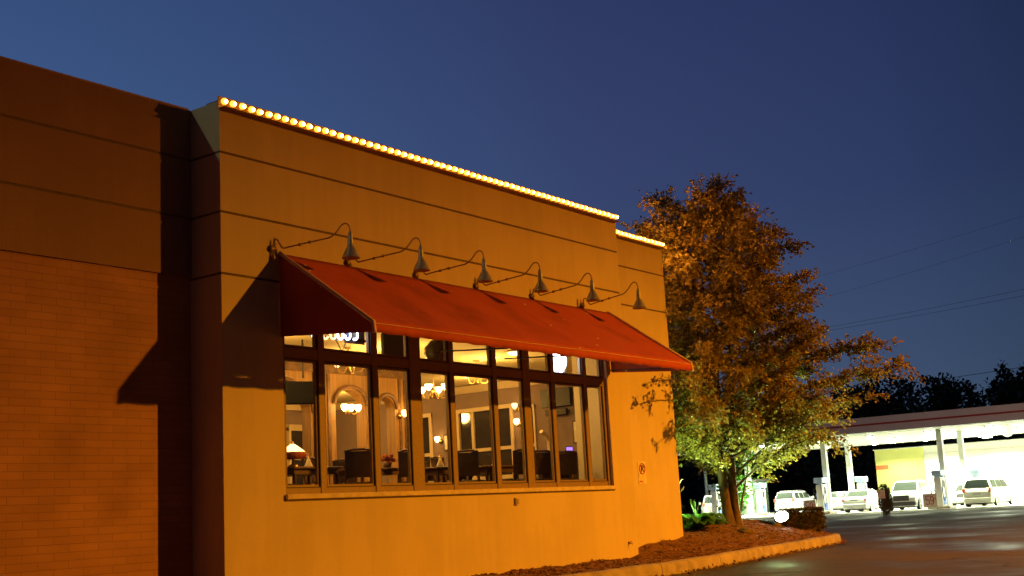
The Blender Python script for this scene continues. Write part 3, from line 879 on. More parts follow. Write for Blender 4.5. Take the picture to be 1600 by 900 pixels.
# stained-glass table lamp and small things on the tables
tl = thing('table_lamp', 'stained glass table lamp with white cone and flowered rim in the leftmost bay', 'lamp', (2.72, 1.55, FZ + .76))
MB().lathe([(.09, 0), (.08, .02), (.02, .05), (.02, .22)], 12).build('base', M['brass'], tl)
MB().lathe([(.03, .36), (.06, .34), (.2, .235)], 18).build('cone_shade', M['lamp_soft'], tl)
MB().lathe([(.2, .234), (.22, .2), (.2, .13)], 18).build('shade_rim', M['flowers'], tl)
MB().lathe([(.012, .36), (.02, .38), (.001, .41)], 8).build('finial', M['brass'], tl)
def flowerpot(lab, loc, s=1.0):
    t = thing('flower_arrangement', lab, 'flowers', loc)
    MB().lathe([(.05 * s, 0), (.07 * s, .07 * s), (.06 * s, .08 * s)], 10).build('pot', M['midwood'], t)
    b = MB()
    for _ in range(16): b.sphere((rnd.uniform(-.1, .1) * s, rnd.uniform(-.07, .07) * s, (.10 + rnd.uniform(0, .08)) * s), .035 * s, 6, 4)
    b.build('blossoms', M['flowers'], t)
flowerpot('red flowers on the table right of the big second-bay chair', (4.55, 1.8, FZ + .76))
flowerpot('red flowers along the table top of the third window bay', (5.25, 1.85, FZ + .76), 1.2)
cd = thing('condiment_caddy', 'pale bell-shaped condiment caddy on the fourth-bay table', 'caddy', (6.45, 1.65, FZ + .76))
MB().lathe([(.07, 0), (.07, .03), (.04, .1), (.02, .16), (.001, .17)], 10).build('bell', M['napkin'], cd)
MB().tube([(-.04, 0, .15), (0, 0, .24), (.04, 0, .15)], .006, 6).build('handle', M['brass'], cd)
MB().box(-.09, .09, -.06, .06, -.001, .006).build('tray', M['darkwood'], cd)
for (x, y, lab) in ((7.95, 1.55, 'pale condiment caddy on the long table of the fifth bay'), (10.1, 1.85, 'pale condiment caddy on the table under the seventh bay'), (3.35, 1.85, 'pale condiment caddy beside the stained glass lamp'), (9.7, 4.25, 'pale condiment caddy on the table deep in the room')):
    dup(cd, lab, (x, y, FZ + .76), rnd.uniform(0, 1))
# host stand with screen, counter post, tv, paper tray
hs = thing('host_stand', 'wooden counter with angled pale post by the violet screen', 'counter', (10.66, 1.9, FZ))
MB().cbox(-.55, .45, -.25, .25, .98, 1.03, .01).build('counter_top', M['in_trim'], hs)
MB().box(-.5, .4, -.2, .2, 0, .98).build('cabinet', M['midwood'], hs)
MB().tube([(-.35, 0, 1.03), (-.35, 0, 1.32), (-.62, 0, 1.5)], .045, 8).build('post', M['in_trim'], hs)
reg = thing('payment_screen', 'small screen glowing violet on the wooden counter', 'screen', (10.80, 1.74, FZ + 1.03), -0.75)
MB().cbox(-.08, .08, -.02, .02, .02, .16, .006).lathe([(.06, 0), (.05, .012), (.015, .02), (.015, .05)], 10).build('housing', M['black'], reg)
MB().box(-.065, .065, -.0235, -.021, .04, .14).build('display', M['screen'], reg)
tv = thing('wall_screen', 'black television bracketed to the mauve end wall', 'television', (RW - 0.06, 3.55, 3.62), 0)
MB().cbox(-.12, -.06, -.42, .42, -.05, .38, .01).build('panel', M['black'], tv)
MB().box(-.06, .055, -.12, .12, .08, .2).build('bracket', M['darksteel'], tv)
MB().cbox(-.14, -.05, -.3, .3, -.25, -.10, .01).build('speaker_bar', M['darksteel'], tv)
nb = thing('paper_tray', 'cream menus on a small tray in the rightmost window bay', 'menus', (9.80, 0.50, 1.66))
MB().box(-.18, .18, -.1, .1, 0, .05).build('tray', M['napkin'], nb)
MB().box(-.14, -.02, -.06, .04, .051, .18).build('menu_stack', M['napkin'], nb)
MB().box(-.3, .3, -.15, .25, -.32, -.002).build('stand', M['midwood'], nb)
M['matte'] = mat('matte black', (0.007, 0.007, 0.008), 0.85, spec=0.2)
tv2 = thing('hanging_television', 'charcoal television hung at a tilt behind the leftmost window bay', 'television', (4.15, 2.75, 3.42), -.55)
MB().cbox(-.36, .36, -.04, .05, -.20, .20, .02).build('screen_back', M['matte'], tv2)
MB().tube([(0, .02, .26), (0, .02, CZ - 3.42)], .018, 8).build('ceiling_mount', M['darksteel'], tv2)
for (y, z, w_, h_, lab) in ((6.98, 3.0, .30, .42, 'small framed print on the mauve end wall by the bowl lamp'), (3.0, 2.95, .42, .55, 'framed print on the mauve wall under the television')):
    pf = thing('framed_print', lab, 'picture', (RW - .004, y, z))
    ringm = MB().box(-.03, -.001, -w_ / 2, w_ / 2, -h_ / 2, h_ / 2).build('frame', M['darkwood'], pf)
    MB().box(-.034, -.031, -w_ / 2 + .04, w_ / 2 - .04, -h_ / 2 + .04, h_ / 2 - .04).build('print', M['paper'], pf)
# loudspeaker and cylinder fan boxed behind the middle upper panes
sp = thing('hanging_television', 'black hanging television behind the fourth upper pane', 'television', (4.45, .75, 4.02), -.5)
MB().cbox(-.32, .32, -.05, .05, -.28, .22, .02).build('screen_back', M['black'], sp)
MB().tube([(0, 0, .22), (0, 0, .42)], .02, 8).build('ceiling_mount', M['darksteel'], sp)
sp = thing('hanging_speaker', 'round black loudspeaker hanging behind the fifth upper pane', 'speaker', (5.62, .9, 4.0))
MB().lathe([(.001, -.24), (.15, -.2), (.24, -.05), (.24, .1), (.12, .22), (.03, .24), (.03, .44)], 18).build('cabinet', M['black'], sp)
MB().lathe([(.25, -.02), (.255, .0), (.25, .02)], 18).build('ring', M['darksteel'], sp)

# neon signs hung inside the glass
ng = thing('neon_sign', 'red white and blue neon script sign at the top of the second window bay', 'neon sign', (2.62, .32, 3.95))
a = MB()
a.tube([(x, 0, z) for x, z in arc(-.55, .03, .07, .09, 0, 360)], .02, 6)
a.build('letter_tube', M['neon_white'], ng)
for k, (xs, ph) in enumerate(((-.34, 0), (-.18, 1), (-.02, 2), (.14, 3), (.30, 4))):
    p = arc(xs, .04 + .02 * k * .5, .06, .08, 40 + 50 * k, 330 + 40 * k)
    MB().tube([(x, 0, z) for x, z in p], .017, 6).build('letter_tube', M['neon_white'] if k in (2, 4) else (M['neon_amber'] if k < 2 else M['neon_blue']), ng)
MB().tube([(-.42, .01, .16), (-.1, .01, .20), (.1, .01, .2)], .014, 6).build('underline_tube', M['neon_red'], ng)
MB().tube([(.1, 0, .17), (.3, 0, .235), (.56, 0, .25)], .022, 6).build('underline_tube', M['neon_white'], ng)
MB().box(-.62, .6, .03, .045, -.02, .02).box(.1, .55, .03, .04, -.06, .14).tube([(-.1, .03, -.02), (.05, .04, -.2), (.15, .03, -.02)], .008, 6).build('backing', M['darksteel'], ng)
ng = thing('neon_sign', 'round white neon crest sign glowing at the top of the eighth window bay', 'neon sign', (8.5, .32, 3.98))
for k in range(3):
    MB().tube([(x, 0, z) for x, z in arc(-.0, 0.02, .25 - .07 * k, .20 - .055 * k, 0, 360, 24)], .026, 6).build('ring_tube', M['neon_white'], ng)
MB().tube([(-.2, 0.005, -.2), (0, .005, -.24), (.12, .005, -.19)], .02, 6).build('underline_tube', M['neon_white'], ng)
MB().box(-.27, .27, .035, .045, -.2, .24).build('backing', M['white'], ng)
light('neon_glow', 'POINT', (8.5, .22, 3.98), 6, (.85, .9, 1), .15)
light('neon_glow', 'POINT', (2.6, .22, 3.98), 4, (.8, .8, 1), .15)

# ------------------------------------------------------------------ awning
AX0, AX1 = 1.04, 9.86
aw = thing('awning', 'rust red sloping canvas awning over the long dining window', 'awning', (0, 0, 0))
ATZ, AFY, AFZ, AVZ = 5.01, -1.81, 3.77, 3.63
c = MB(); nx, ny = 120, 14
ry = lambda t: -0.02 + (AFY + 0.02) * t
def slope_z(x, t):
    bay = (x - AX0) / (AX1 - AX0) * 5
    sag = 0.045 * math.sin(PI * t) * (0.25 + 0.75 * abs(math.sin(PI * bay))) + .005 * math.sin(x * 9.1 + t * 6) * t + .004 * math.sin(x * 17.3 - t * 9) * t
    return ATZ + (AFZ - ATZ) * t - sag
vs = [(AX0 + (AX1 - AX0) * i / nx, ry(j / ny), slope_z(AX0 + (AX1 - AX0) * i / nx, j / ny)) for j in range(ny + 1) for i in range(nx + 1)]
W1 = nx + 1
c.add(vs, [(j * W1 + i, j * W1 + i + 1, (j + 1) * W1 + i + 1, (j + 1) * W1 + i) for j in range(ny) for i in range(nx)], True)
o = c.build('canopy_cloth', M['awning'], aw)
md = o.modifiers.new('cloth', 'SOLIDIFY'); md.thickness = 0.006; md.offset = -1
v = MB(); vs = []
for i in range(nx * 2 + 1):
    x = AX0 + (AX1 - AX0) * i / (nx * 2); wob = 0.006 * math.sin(i * 0.9) + 0.004 * math.sin(i * 2.3)
    vs += [(x, AFY - .006, AFZ - .004), (x, AFY - .010 + wob * .5, (AFZ + AVZ) / 2), (x, AFY - .004 + wob, AVZ + 0.006 * math.sin(i * 0.5))]
v.add(vs, [(i * 3 + k, (i + 1) * 3 + k, (i + 1) * 3 + k + 1, i * 3 + k + 1) for i in range(nx * 2) for k in range(2)], True)
o = v.build('valance', M['awning'], aw)
md = o.modifiers.new('cloth', 'SOLIDIFY'); md.thickness = 0.006; md.offset = 0
for x in (AX0 + .012, AX1 - .012):
    MB().prism([(-.02, ATZ - .03), (AFY + .02, AFZ - .02), (AFY + .02, AVZ + .01), (-.02, 3.80)], x - .004, x + .004, 'x').build('end_panel', M['awning'], aw)
    MB().tube([(x, -.03, ATZ + .005), (x, AFY, AFZ + .006), (x, AFY - .012, AVZ)], .030, 8).build('edge_piping', M['trim'], aw)
MB().tube([(AX0, AFY - .012, AFZ - .012), (AX1, AFY - .012, AFZ - .012)], .006, 6).build('stitched_seam', M['trim'], aw)
fm = MB()
fm.tube([(AX0 + .05, AFY + .03, AFZ - .05), (AX1 - .05, AFY + .03, AFZ - .05)], .02, 8)
for k in range(6):
    x = AX0 + .06 + (AX1 - AX0 - .12) * k / 5
    fm.tube([(x, -.03, ATZ - .06), (x, AFY + .03, AFZ - .06)], .016, 6)
    if k in (0, 2, 3, 5): fm.tube([(x, -.03, 3.84), (x, AFY + .03, AFZ - .07)], .014, 6)
fm.build('steel_frame', M['darksteel'], aw)

# ------------------------------------------------------------------ gooseneck lamps
def make_goose(label):
    t = thing('gooseneck_lamp', label, 'wall lamp', group='gooseneck lamps above the awning')
    MB().lathe([(.001, 0), (.055, -.002), (.05, -.035), (.02, -.045), (.02, -.07)], 14, (0, 0, 0), 'y').lathe([(.026, -.16), (.03, -.12), (.016, -.07), (.012, 0)], 10, (0, -.045, -.01)).build('wall_mount', M['rod'], t)
    raw = [(0, -.045, -.05), (0, -.045, .06), (0, -.06, .125), (0, -.10, .13), (0, -.14, .06), (0, -.18, .005), (0, -.26, .02), (0, -.5, .07), (0, -.72, .115), (0, -.86, .15), (0, -.95, .23), (0, -1.01, .31), (0, -1.065, .345), (0, -1.11, .33), (0, -1.135, .27), (0, -1.14, .21)]
    pts = [Vector(p) for p in raw]; sm = []
    for i in range(len(pts) - 1):
        p0, p1, p2, p3 = pts[max(i - 1, 0)], pts[i], pts[i + 1], pts[min(i + 2, len(pts) - 1)]
        for k in range(4):
            u = k / 4
            sm.append(0.5 * ((2 * p1) + (p2 - p0) * u + (2 * p0 - 5 * p1 + 4 * p2 - p3) * u * u + (3 * p1 - p0 - 3 * p2 + p3) * u ** 3))
    sm.append(pts[-1])
    arm = MB().tube(sm, .0105, 8).build('arm', M['rod'], t)
    for cy_, cz_ in ((-.42, .052), (-.56, .083)):
        MB().lathe([(.013, -.02), (.022, -.02), (.022, .02), (.013, .02)], 10, (0, cy_, cz_), 'y').build('rod_coupling', M['rod'], arm)
    sh = MB().lathe([(.015, .31), (.022, .30), (.036, .24), (.043, .14), (.048, .08), (.066, .055), (.10, -.01), (.128, -.085), (.133, -.09), (.125, -.086), (.095, -.005), (.055, .055), (.001, .07)], 22, (0, -1.14, -.08)).build('shade', M['lampmetal'], t)
    MB().lathe([(.02, -.075), (.045, -.12), (.045, -.15), (.001, -.19)], 12, (0, -1.14, .07)).build('bulb', M['white'], sh)
    return t
GL = [(0.90, 43, 'gooseneck lamp arching out at the far left end of the awning'),
      (2.45, 40, 'second gooseneck lamp from the left end of the awning'),
      (4.03, 36, 'third gooseneck lamp, left of the awning middle'),
      (5.61, 32.5, 'fourth gooseneck lamp, right of the awning middle'),
      (7.26, 28, 'second to last gooseneck lamp before the awning right end'),
      (8.94, 19, 'last gooseneck lamp, nearest the tree')]
g0 = make_goose(GL[0][2])
for i, (x, a, lab) in enumerate(GL):
    if i == 0:
        o = g0; o.location = (x, -.001, 5.06); o.rotation_euler = (0, 0, math.radians(a))
    else:
        dup(g0, lab, (x, -.001, 5.06), math.radians(a))

# ------------------------------------------------------------------ rows of amber bulbs on the parapet
def bulb_row(label, x0, n, step, y, z):
    t = thing('bulb_string', label, 'string lights', (x0, y, z))
    L = (n - 1) * step
    MB().box(-.06, L + .06, .036, .050, -.095, .085).box(-.06, L + .06, -.085, .035, -.100, -.094).build('halo_rail', M['halo_tone'], t)  # added rail: back shows the halo, lip keeps bulb light off the wall
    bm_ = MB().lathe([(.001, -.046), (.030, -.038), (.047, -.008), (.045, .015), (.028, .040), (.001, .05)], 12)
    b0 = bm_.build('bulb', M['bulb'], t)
    b0.location = (0, -.02, 0)
    MB().sphere((0, -.032, -.010), .029, 10, 8).build('core', M['bulb_core'], b0)
    for k in range(1, n):
        b = copy_tree(b0, t); b.location = (k * step + rnd.uniform(-.006, .006), -.02 + rnd.uniform(-.004, .004), rnd.uniform(-.006, .006))
bulb_row('long row of glowing amber bulbs along the high parapet edge', 0.03, 64, 0.1638, -.052, ZT - .02)
bulb_row('short row of glowing amber bulbs on the recessed parapet by the tree', LX + 0.12, 19, 0.1638, DR - .052, ZT - .02)
for xg in (12.6, 13.75):
    light('bulb_row_glow', 'POINT', (xg, DR + .22, ZT + .16), 190, (1, 0.34, 0.03), .08)

# ------------------------------------------------------------------ small things on the wall
ns = thing('no_parking_sign', 'weathered white no parking sign on the recessed tan wall', 'sign', (12.0, DR, 1.86))
MB().cbox(-.16, .16, -.012, -.002, -.24, .24, .003).build('panel', M['paper'], ns)
tf = lambda x, z: (x, -.016, z)
s_ = MB(); strokes(s_, [arc(0, .09, .11, .11, 0, 360, 24), [(-.078, .168), (.078, .012)]], .012, tf)
s_.build('prohibition_ring', M['sign_red'], ns)
s_ = MB(); strokes(s_, [[(-.035, .03), (-.035, .15)], [(-.035, .15)] + arc(.0, .12, .04, .03, 90, -90, 8) + [(-.035, .09)]], .012, lambda x, z: (x, -.018, z))
s_.build('letter_p', M['sign_black'], ns)
MB().box(-.13, .05, -.0165, -.0125, -.19, -.165).build('arrow', M['sign_red'], ns)
MB().add([(-.02, -.017, -.2), (.1, -.017, -.2), (.14, -.017, -.11), (.08, -.017, -.05), (.0, -.017, -.12)], [(0, 1, 2, 3, 4)]).build('peeled_patch', M['napkin'], ns)
sb = thing('outlet_box', 'small square outlet box on the wall below the window', 'outlet', (6.47, 0, 1.36))
MB().cbox(-.05, .05, -.04, -.001, -.06, .06, .006).build('housing', M['stucco'], sb)
MB().cbox(-.03, .03, -.052, -.041, -.045, .045, .003).build('cover', M['kerb'], sb)
hb = thing('wall_tap', 'small metal hose tap low on the wall near the corner', 'tap', (10.1, 0, .47))
MB().lathe([(.03, -.001), (.03, -.01), (.012, -.02), (.012, -.07)], 10, (0, 0, 0), 'y').tube([(0, -.06, 0), (0, -.085, -.02), (0, -.09, -.06)], .011, 8).build('spout', M['brass'], hb)
MB().lathe([(.001, .02), (.026, .02), (.026, .028), (.001, .03)], 10, (0, -.05, .01)).build('handle', M['sign_red'], hb)

# ------------------------------------------------------------------ the birch
TX, TY, TZ = 16.6, 1.0, 0.55
tree = thing('birch_tree', 'tall multi-stemmed birch with orange-lit leafy crown at the building corner', 'tree', (TX, TY, TZ))
rgt = np.array([math.cos(yaw), -math.sin(yaw)]); fwd2 = np.array([math.sin(yaw), math.cos(yaw)])
ZR = [0.8, 1.7, 2.4, 3.4, 4.3, 4.9, 5.7, 6.6, 7.8, 8.6, 9.1]
RR = [1.2, 2.2, 2.8, 3.2, 4.0, 3.4, 2.6, 2.8, 1.9, 0.9, 0.2]
RL = [0.8, 1.4, 1.7, 2.2, 1.9, 1.8, 1.8, 1.9, 2.05, 1.7, 0.5]
def crown_r(z, az):
    d = np.array([math.cos(az), math.sin(az)])
    lat = d @ rgt; dep = d @ fwd2
    rs = np.interp(z, ZR, RR) if lat > 0 else np.interp(z, ZR, RL)
    rd = np.interp(z, ZR, [1.0, 1.9, 2.2, 2.5, 2.5, 2.4, 2.3, 2.2, 1.8, 1.2, .3])
    return 1 / math.sqrt((lat / rs) ** 2 + (dep / rd) ** 2)
tk = MB()
stems = []
for (ox, lean, top, r) in ((-.09, -.55, 8.7, .13), (.10, .15, 8.3, .12), (.02, -.15, 7.6, .09)):
    pts = []
    for i in range(15):
        t = i / 14; z = t * (top - TZ)
        l = ox + lean * t ** 1.3 + .06 * math.sin(t * 9 + ox * 30); dd = .12 * math.sin(t * 5 + ox * 20) + (0.25 if r < .1 else 0) * t
        pts.append((rgt[0] * l + fwd2[0] * dd, rgt[1] * l + fwd2[1] * dd, z - .1))
    rad = [r * (1 - .88 * (i / 14)) * (1.35 if i == 0 else 1) for i in range(15)]
    tk.tube(pts, rad, 10); stems.append((pts, top))
def stem_at(k, z):
    pts, top = stems[k]
    f = max(0, min(13.99, (z - TZ) / (top - TZ) * 14)); i = int(f); u = f - i
    return Vector(pts[i]).lerp(Vector(pts[i + 1]), u)
LP, LN = [], []
def grow(a, b, droop, r0_, leaves, twn):
    """a limb from a to b with twigs and leaves along its outer part"""
    a = Vector(a); b = Vector(b); n = 9; L = (b - a).length
    side = (b - a).cross(Vector((0, 0, 1))).normalized()
    k1 = rnd.uniform(-.12, .12) * L
    pts = []
    for i in range(n + 1):
        t = i / n
        p = a.lerp(b, t) + Vector((0, 0, 1)) * (droop * L * (math.sin(PI * t * .9))) + side * k1 * math.sin(PI * t)
        pts.append(p)
    tk.tube(pts, [r0_ * (1 - .9 * i / n) + .004 for i in range(n + 1)], 5, cap=False)
    for j in range(twn):
        t = rnd.uniform(.22, 1.0); f = t * n; i = min(int(f), n - 1); p = pts[i].lerp(pts[i + 1], f - i)
        dirv = (pts[i + 1] - pts[i]).normalized() + Vector((rnd.gauss(0, .7), rnd.gauss(0, .7), rnd.gauss(-.05, .45)))
        dirv.normalize(); tl_ = rnd.uniform(.28, .75) * (1.15 - .5 * t)
        q = p + dirv * tl_ + Vector((0, 0, -.12 * tl_))
        mid = p.lerp(q, .5) + Vector((0, 0, .05))
        tk.tube([p, mid, q], [.008, .006, .003], 3, cap=False)
        for _ in range(leaves):
            u = rnd.random() ** .8
            c_ = p.lerp(mid, u * 2) if u < .5 else mid.lerp(q, u * 2 - 1)
            LP.append((c_.x + rnd.gauss(0, .06), c_.y + rnd.gauss(0, .06), c_.z + rnd.gauss(0, .06))); LN.append(tuple(dirv))
NL = 132
for i in range(NL):
    z = 2.35 + (8.9 - 2.35) * ((i + .5) / NL)
    az = i * 2.39996 + rnd.uniform(-.3, .3)
    R = crown_r(z, az) * rnd.uniform(.78, 1.02) * (1.0 if rnd.random() > .22 else .6)
    s_k = i % 3
    zb = min(stems[s_k][1] - .3, max(1.5, z - R * rnd.uniform(.2, .55)))
    a = stem_at(s_k, zb)
    b = Vector((math.cos(az) * R, math.sin(az) * R, z - TZ))
    grow(a, b, rnd.uniform(.04, .14), .016 + .012 * R / 3, 23, int(10 + 9 * R))
# inner filling and a few marked boughs
for tip, droop, twn in (((12.35, -.55, 3.55), .10, 20), ((12.9, -.35, 4.0), .1, 16), ((13.05, -.45, 2.75), .12, 18), ((13.95, .15, 2.75), .14, 24), ((14.3, .5, 3.3), .12, 24), ((13.9, .1, 4.6), .1, 22), ((14.0, -.1, 5.6), .08, 22), ((14.2, .2, 6.6), .06, 22), ((13.5, -.35, 3.0), .12, 18),
                        ((19.25, -2.75, 4.15), .06, 30), ((18.9, -2.4, 4.75), .05, 26), ((18.6, -1.9, 3.4), .08, 26), ((18.2, -1.3, 2.2), .16, 22), ((18.0, -1.2, 6.2), .02, 20)):
    b = Vector(tip) - Vector((TX, TY, TZ))
    grow(stem_at(rnd.randrange(2), max(2.2, tip[2] - .9)), b, droop, .03, 20, twn)
LP = np.array(LP); LN = np.array(LN)
world = LP + np.array([TX, TY, TZ])
inside = (world[:, 0] < RX + .06) & (world[:, 1] > DR - .06) & (world[:, 2] < ZT + .1)
inside |= (world[:, 0] < LX + .06) & (world[:, 1] > -.06) & (world[:, 2] < ZT + .1)
latw = LP[:, :2] @ rgt
keep = ~inside & (world[:, 2] > np.where(latw < .6, 2.05, 1.75) + .25 * np.sin(latw * 5) + rng.normal(0, .08, len(LP)))
LP, LN = LP[keep], LN[keep]
tk.build('trunk', M['bark'], tree, fix=False)
leaf_mesh(LP, LN, 0.105, 'crown', M['leaf'], tree, aspect=.62)
print('leaves', len(LP))

# ------------------------------------------------------------------ bed planting
def hosta(label, loc, n=26, s=1.0):
    t = thing('hosta_plant', label, 'plant', loc, group='leafy plants in the mulch bed')
    b = MB()
    for k in range(n):
        az = k * 2.4 + rnd.uniform(-.2, .2); L = s * rnd.uniform(.32, .55); lift = rnd.uniform(.35, 1.1); W = L * .26
        d = Vector((math.cos(az), math.sin(az), 0)); sd = Vector((-d.y, d.x, 0)); vs = []
        for i in range(7):
            u = i / 6; p = d * (L * u) + Vector((0, 0, L * (lift * u - .9 * lift * u * u * u * .8)))
            wv = W * math.sin(PI * min(1, u * .93 + .04)) ** .8
            vs += [p - sd * wv + Vector((0, 0, wv * .35)), p, p + sd * wv + Vector((0, 0, wv * .35))]
        b.add(vs, [(i * 3 + j, i * 3 + j + 1, i * 3 + j + 4, i * 3 + j + 3) for i in range(6) for j in range(2)], True)
    b.build('leaves', M['hosta'], t, fix=False)
    st_ = MB()
    for k in range(5):
        a = rnd.uniform(0, 6.28); st_.tube([(0, 0, 0), (math.cos(a) * .05, math.sin(a) * .05, .3 * s), (math.cos(a) * .14, math.sin(a) * .14, .5 * s)], .006, 5)
    st_.build('stalks', M['hosta'], t)
hosta('broad bright green hosta right against the wall corner', (14.75, .98, mulch_z(14.75, .98)), 40, 1.4)
hosta('smaller green hosta between the big hosta and the birch trunks', (15.55, 1.45, mulch_z(15.55, 1.45)), 28, 1.1)
og = thing('ornamental_grass', 'pale feathery ornamental grass behind the hostas', 'grass plant', (15.6, 2.2, mulch_z(15.6, 2.2)))
b = MB(); pl = MB()
for k in range(70):
    a = rnd.uniform(0, 6.28); sp_ = rnd.uniform(.05, .4); h = rnd.uniform(.5, 1.15)
    p0 = Vector((math.cos(a) * .06, math.sin(a) * .06, 0)); p1 = Vector((math.cos(a) * sp_ * .4, math.sin(a) * sp_ * .4, h * .6)); p2 = Vector((math.cos(a) * sp_, math.sin(a) * sp_, h))
    b.tube([p0, p1, p2], [.008, .006, .002], 3, cap=False)
    if k % 5 == 0: pl.tube([p2, p2 + Vector((math.cos(a) * .04, math.sin(a) * .04, .08)), p2 + Vector((math.cos(a) * .1, math.sin(a) * .1, .12))], [.006, .018, .004], 5)
b.build('blades', M['hosta'], og, fix=False); pl.build('plumes', M['napkin'], og)
sh = thing('leafy_shrub', 'bright green leafy shrub just right of the birch trunks', 'shrub', (17.7, 1.5, mulch_z(17.7, 1.5)))
P_, N_ = [], []; tw = MB()
for k in range(20):
    a = rnd.uniform(0, 6.28); h = rnd.uniform(.35, 1.35); rr = rnd.uniform(.1, .5)
    q = Vector((math.cos(a) * rr, math.sin(a) * rr, h)); m_ = Vector((q.x * .4, q.y * .4, h * .6))
    tw.tube([(0, 0, -.05), m_, q], [.012, .008, .004], 4, cap=False)
    for _ in range(42):
        u = rnd.uniform(.2, 1); c_ = Vector((0, 0, 0)).lerp(m_, u * 2) if u < .5 else m_.lerp(q, u * 2 - 1)
        P_.append((c_.x + rnd.gauss(0, .07), c_.y + rnd.gauss(0, .07), max(.03, c_.z + rnd.gauss(0, .06)))); N_.append((math.cos(a), math.sin(a), .3))
tw.build('stems', M['bark'], sh, fix=False); leaf_mesh(P_, N_, .11, 'leaves', M['hosta'], sh, .6, .2)
sp_ = thing('leaning_sapling', 'thin dark sapling leaning between the birch and the shrub', 'sapling', (17.15, 1.15, mulch_z(17.15, 1.15)))
MB().tube([(0, 0, -.05), (.08, -.12, .6), (.2, -.26, 1.25), (.26, -.3, 1.7)], [.028, .024, .018, .006], 6).build('stem', M['bark'], sp_)
P_ = [(.2 + rnd.gauss(0, .13), -.26 + rnd.gauss(0, .13), rnd.uniform(1.1, 1.8)) for _ in range(120)]
leaf_mesh(P_, rng.normal(0, 1, (120, 3)), .09, 'leaves', M['hosta'], sp_)
# clipped hedge
hg = thing('clipped_hedge', 'low brown clipped hedge block at the tip of the bed', 'hedge', (19.55, .55, mulch_z(19.55, .55)), math.radians(-54))
P_, N_ = [], []
for _ in range(6500):
    f = rnd.random(); x = rnd.uniform(-.5, .5); y = rnd.uniform(-.35, .35); z = rnd.uniform(0, .5)
    if f < .4: z = .5 + rnd.gauss(0, .012); nn = (0, 0, 1)
    elif f < .8: y = rnd.choice((-.35, .35)) + rnd.gauss(0, .012); nn = (0, 1 if y > 0 else -1, .2)
    else: x = rnd.choice((-.5, .5)) + rnd.gauss(0, .012); nn = (1 if x > 0 else -1, 0, .2)
    P_.append((x + .02 * math.sin(z * 20 + y * 13), y, z)); N_.append(nn)
leaf_mesh(P_, N_, .045, 'foliage', M['hedge'], hg, .65, 0)
MB().box(-.44, .44, -.29, .29, -.1, .44).build('inner_twigs', M['bark'], hg)
rk = thing('field_rock', 'small dark rock half sunk in the mulch before the birch', 'rock', (15.75, .25, mulch_z(15.75, .25)))
b = MB().sphere((0, 0, 0), .17, 14, 10, .6)
b.v = [(x * (1 + .18 * math.sin(7 * x * 9 + y * 11)) * 1.3, y * (1 + .15 * math.cos(x * 23)), z * (1 + .2 * math.sin(y * 31 + x * 17))) for x, y, z in b.v]
b.build('stone', M['stone'], rk)
# ground flood lamp
FX, FY_, FZ_ = 18.9, .80, mulch_z(18.9, .80)
fl = thing('flood_lamp', 'glaring white ground flood lamp in the mulch bed', 'flood lamp', (FX, FY_, FZ_))
dirc = Vector((-.74, -.20, .70)).normalized()
rot = dirc.to_track_quat('Z', 'Y').to_matrix().to_4x4(); up_ = Matrix.Translation((0, 0, .25))
MB().lathe([(.08, -.2), (.13, -.16), (.195, -.02), (.205, .0), (.205, .03), (.19, .03), (.18, .006)], 24).xform(up_ @ rot).build('housing', M['darksteel'], fl)
MB().lathe([(.178, .004), (.12, .03), (.001, .045)], 24).xform(up_ @ rot).build('lens', M['flood'], fl)  # lens drawn oversize to stand in for its flare
MB().tube([(0, 0, -.05), (0, 0, .14)], .02, 8).tube([(-.11, .13, .25), (-.09, .11, .12), (0, 0, .1), (.09, -.11, .12), (.11, -.13, .25)], .012, 6).build('bracket', M['darksteel'], fl)
f_l = light('flood_beam', 'SPOT', tuple(Vector((FX, FY_, FZ_ + .25)) + dirc * .06), 1600, (.60, 1, .34), .12, spot=math.radians(104), blend=.5)
f_l.rotation_euler = dirc.to_track_quat('-Z', 'Y').to_euler()
gl_ = thing('garden_spot', 'small dark garden spot lamp tucked behind the hostas', 'garden lamp', (15.55, 2.05, mulch_z(15.55, 2.05)))
gdir = Vector((-.42, -.66, .62)).normalized(); grot = Matrix.Translation((0, 0, .22)) @ gdir.to_track_quat('Z', 'Y').to_matrix().to_4x4()
MB().lathe([(.03, -.12), (.05, -.1), (.055, .03), (.048, .03), (.046, .01)], 14).xform(grot).build('housing', M['darksteel'], gl_)
MB().lathe([(.046, .008), (.001, .012)], 14).xform(grot).build('lens', M['canlamp'], gl_)
MB().tube([(0, 0, -.08), (0, 0, .16)], .012, 6).build('stake', M['darksteel'], gl_)
g_l = light('garden_beam', 'SPOT', tuple(Vector(gl_.location) + Vector((0, 0, .22)) + gdir * .05), 620, (.55, 1, .30), .05, spot=math.radians(125), blend=.5)
g_l.rotation_euler = gdir.to_track_quat('-Z', 'Y').to_euler()
rk = thing('field_rock', 'dark stone at the left foot of the flood lamp', 'rock', (18.45, .75, mulch_z(18.45, .75)))
b = MB().sphere((0, 0, .02), .12, 12, 8, .7)
b.v = [(x * (1 + .2 * math.sin(y * 31)), y * (1 + .2 * math.cos(x * 27)), z) for x, y, z in b.v]
b.build('stone', M['stone'], rk)

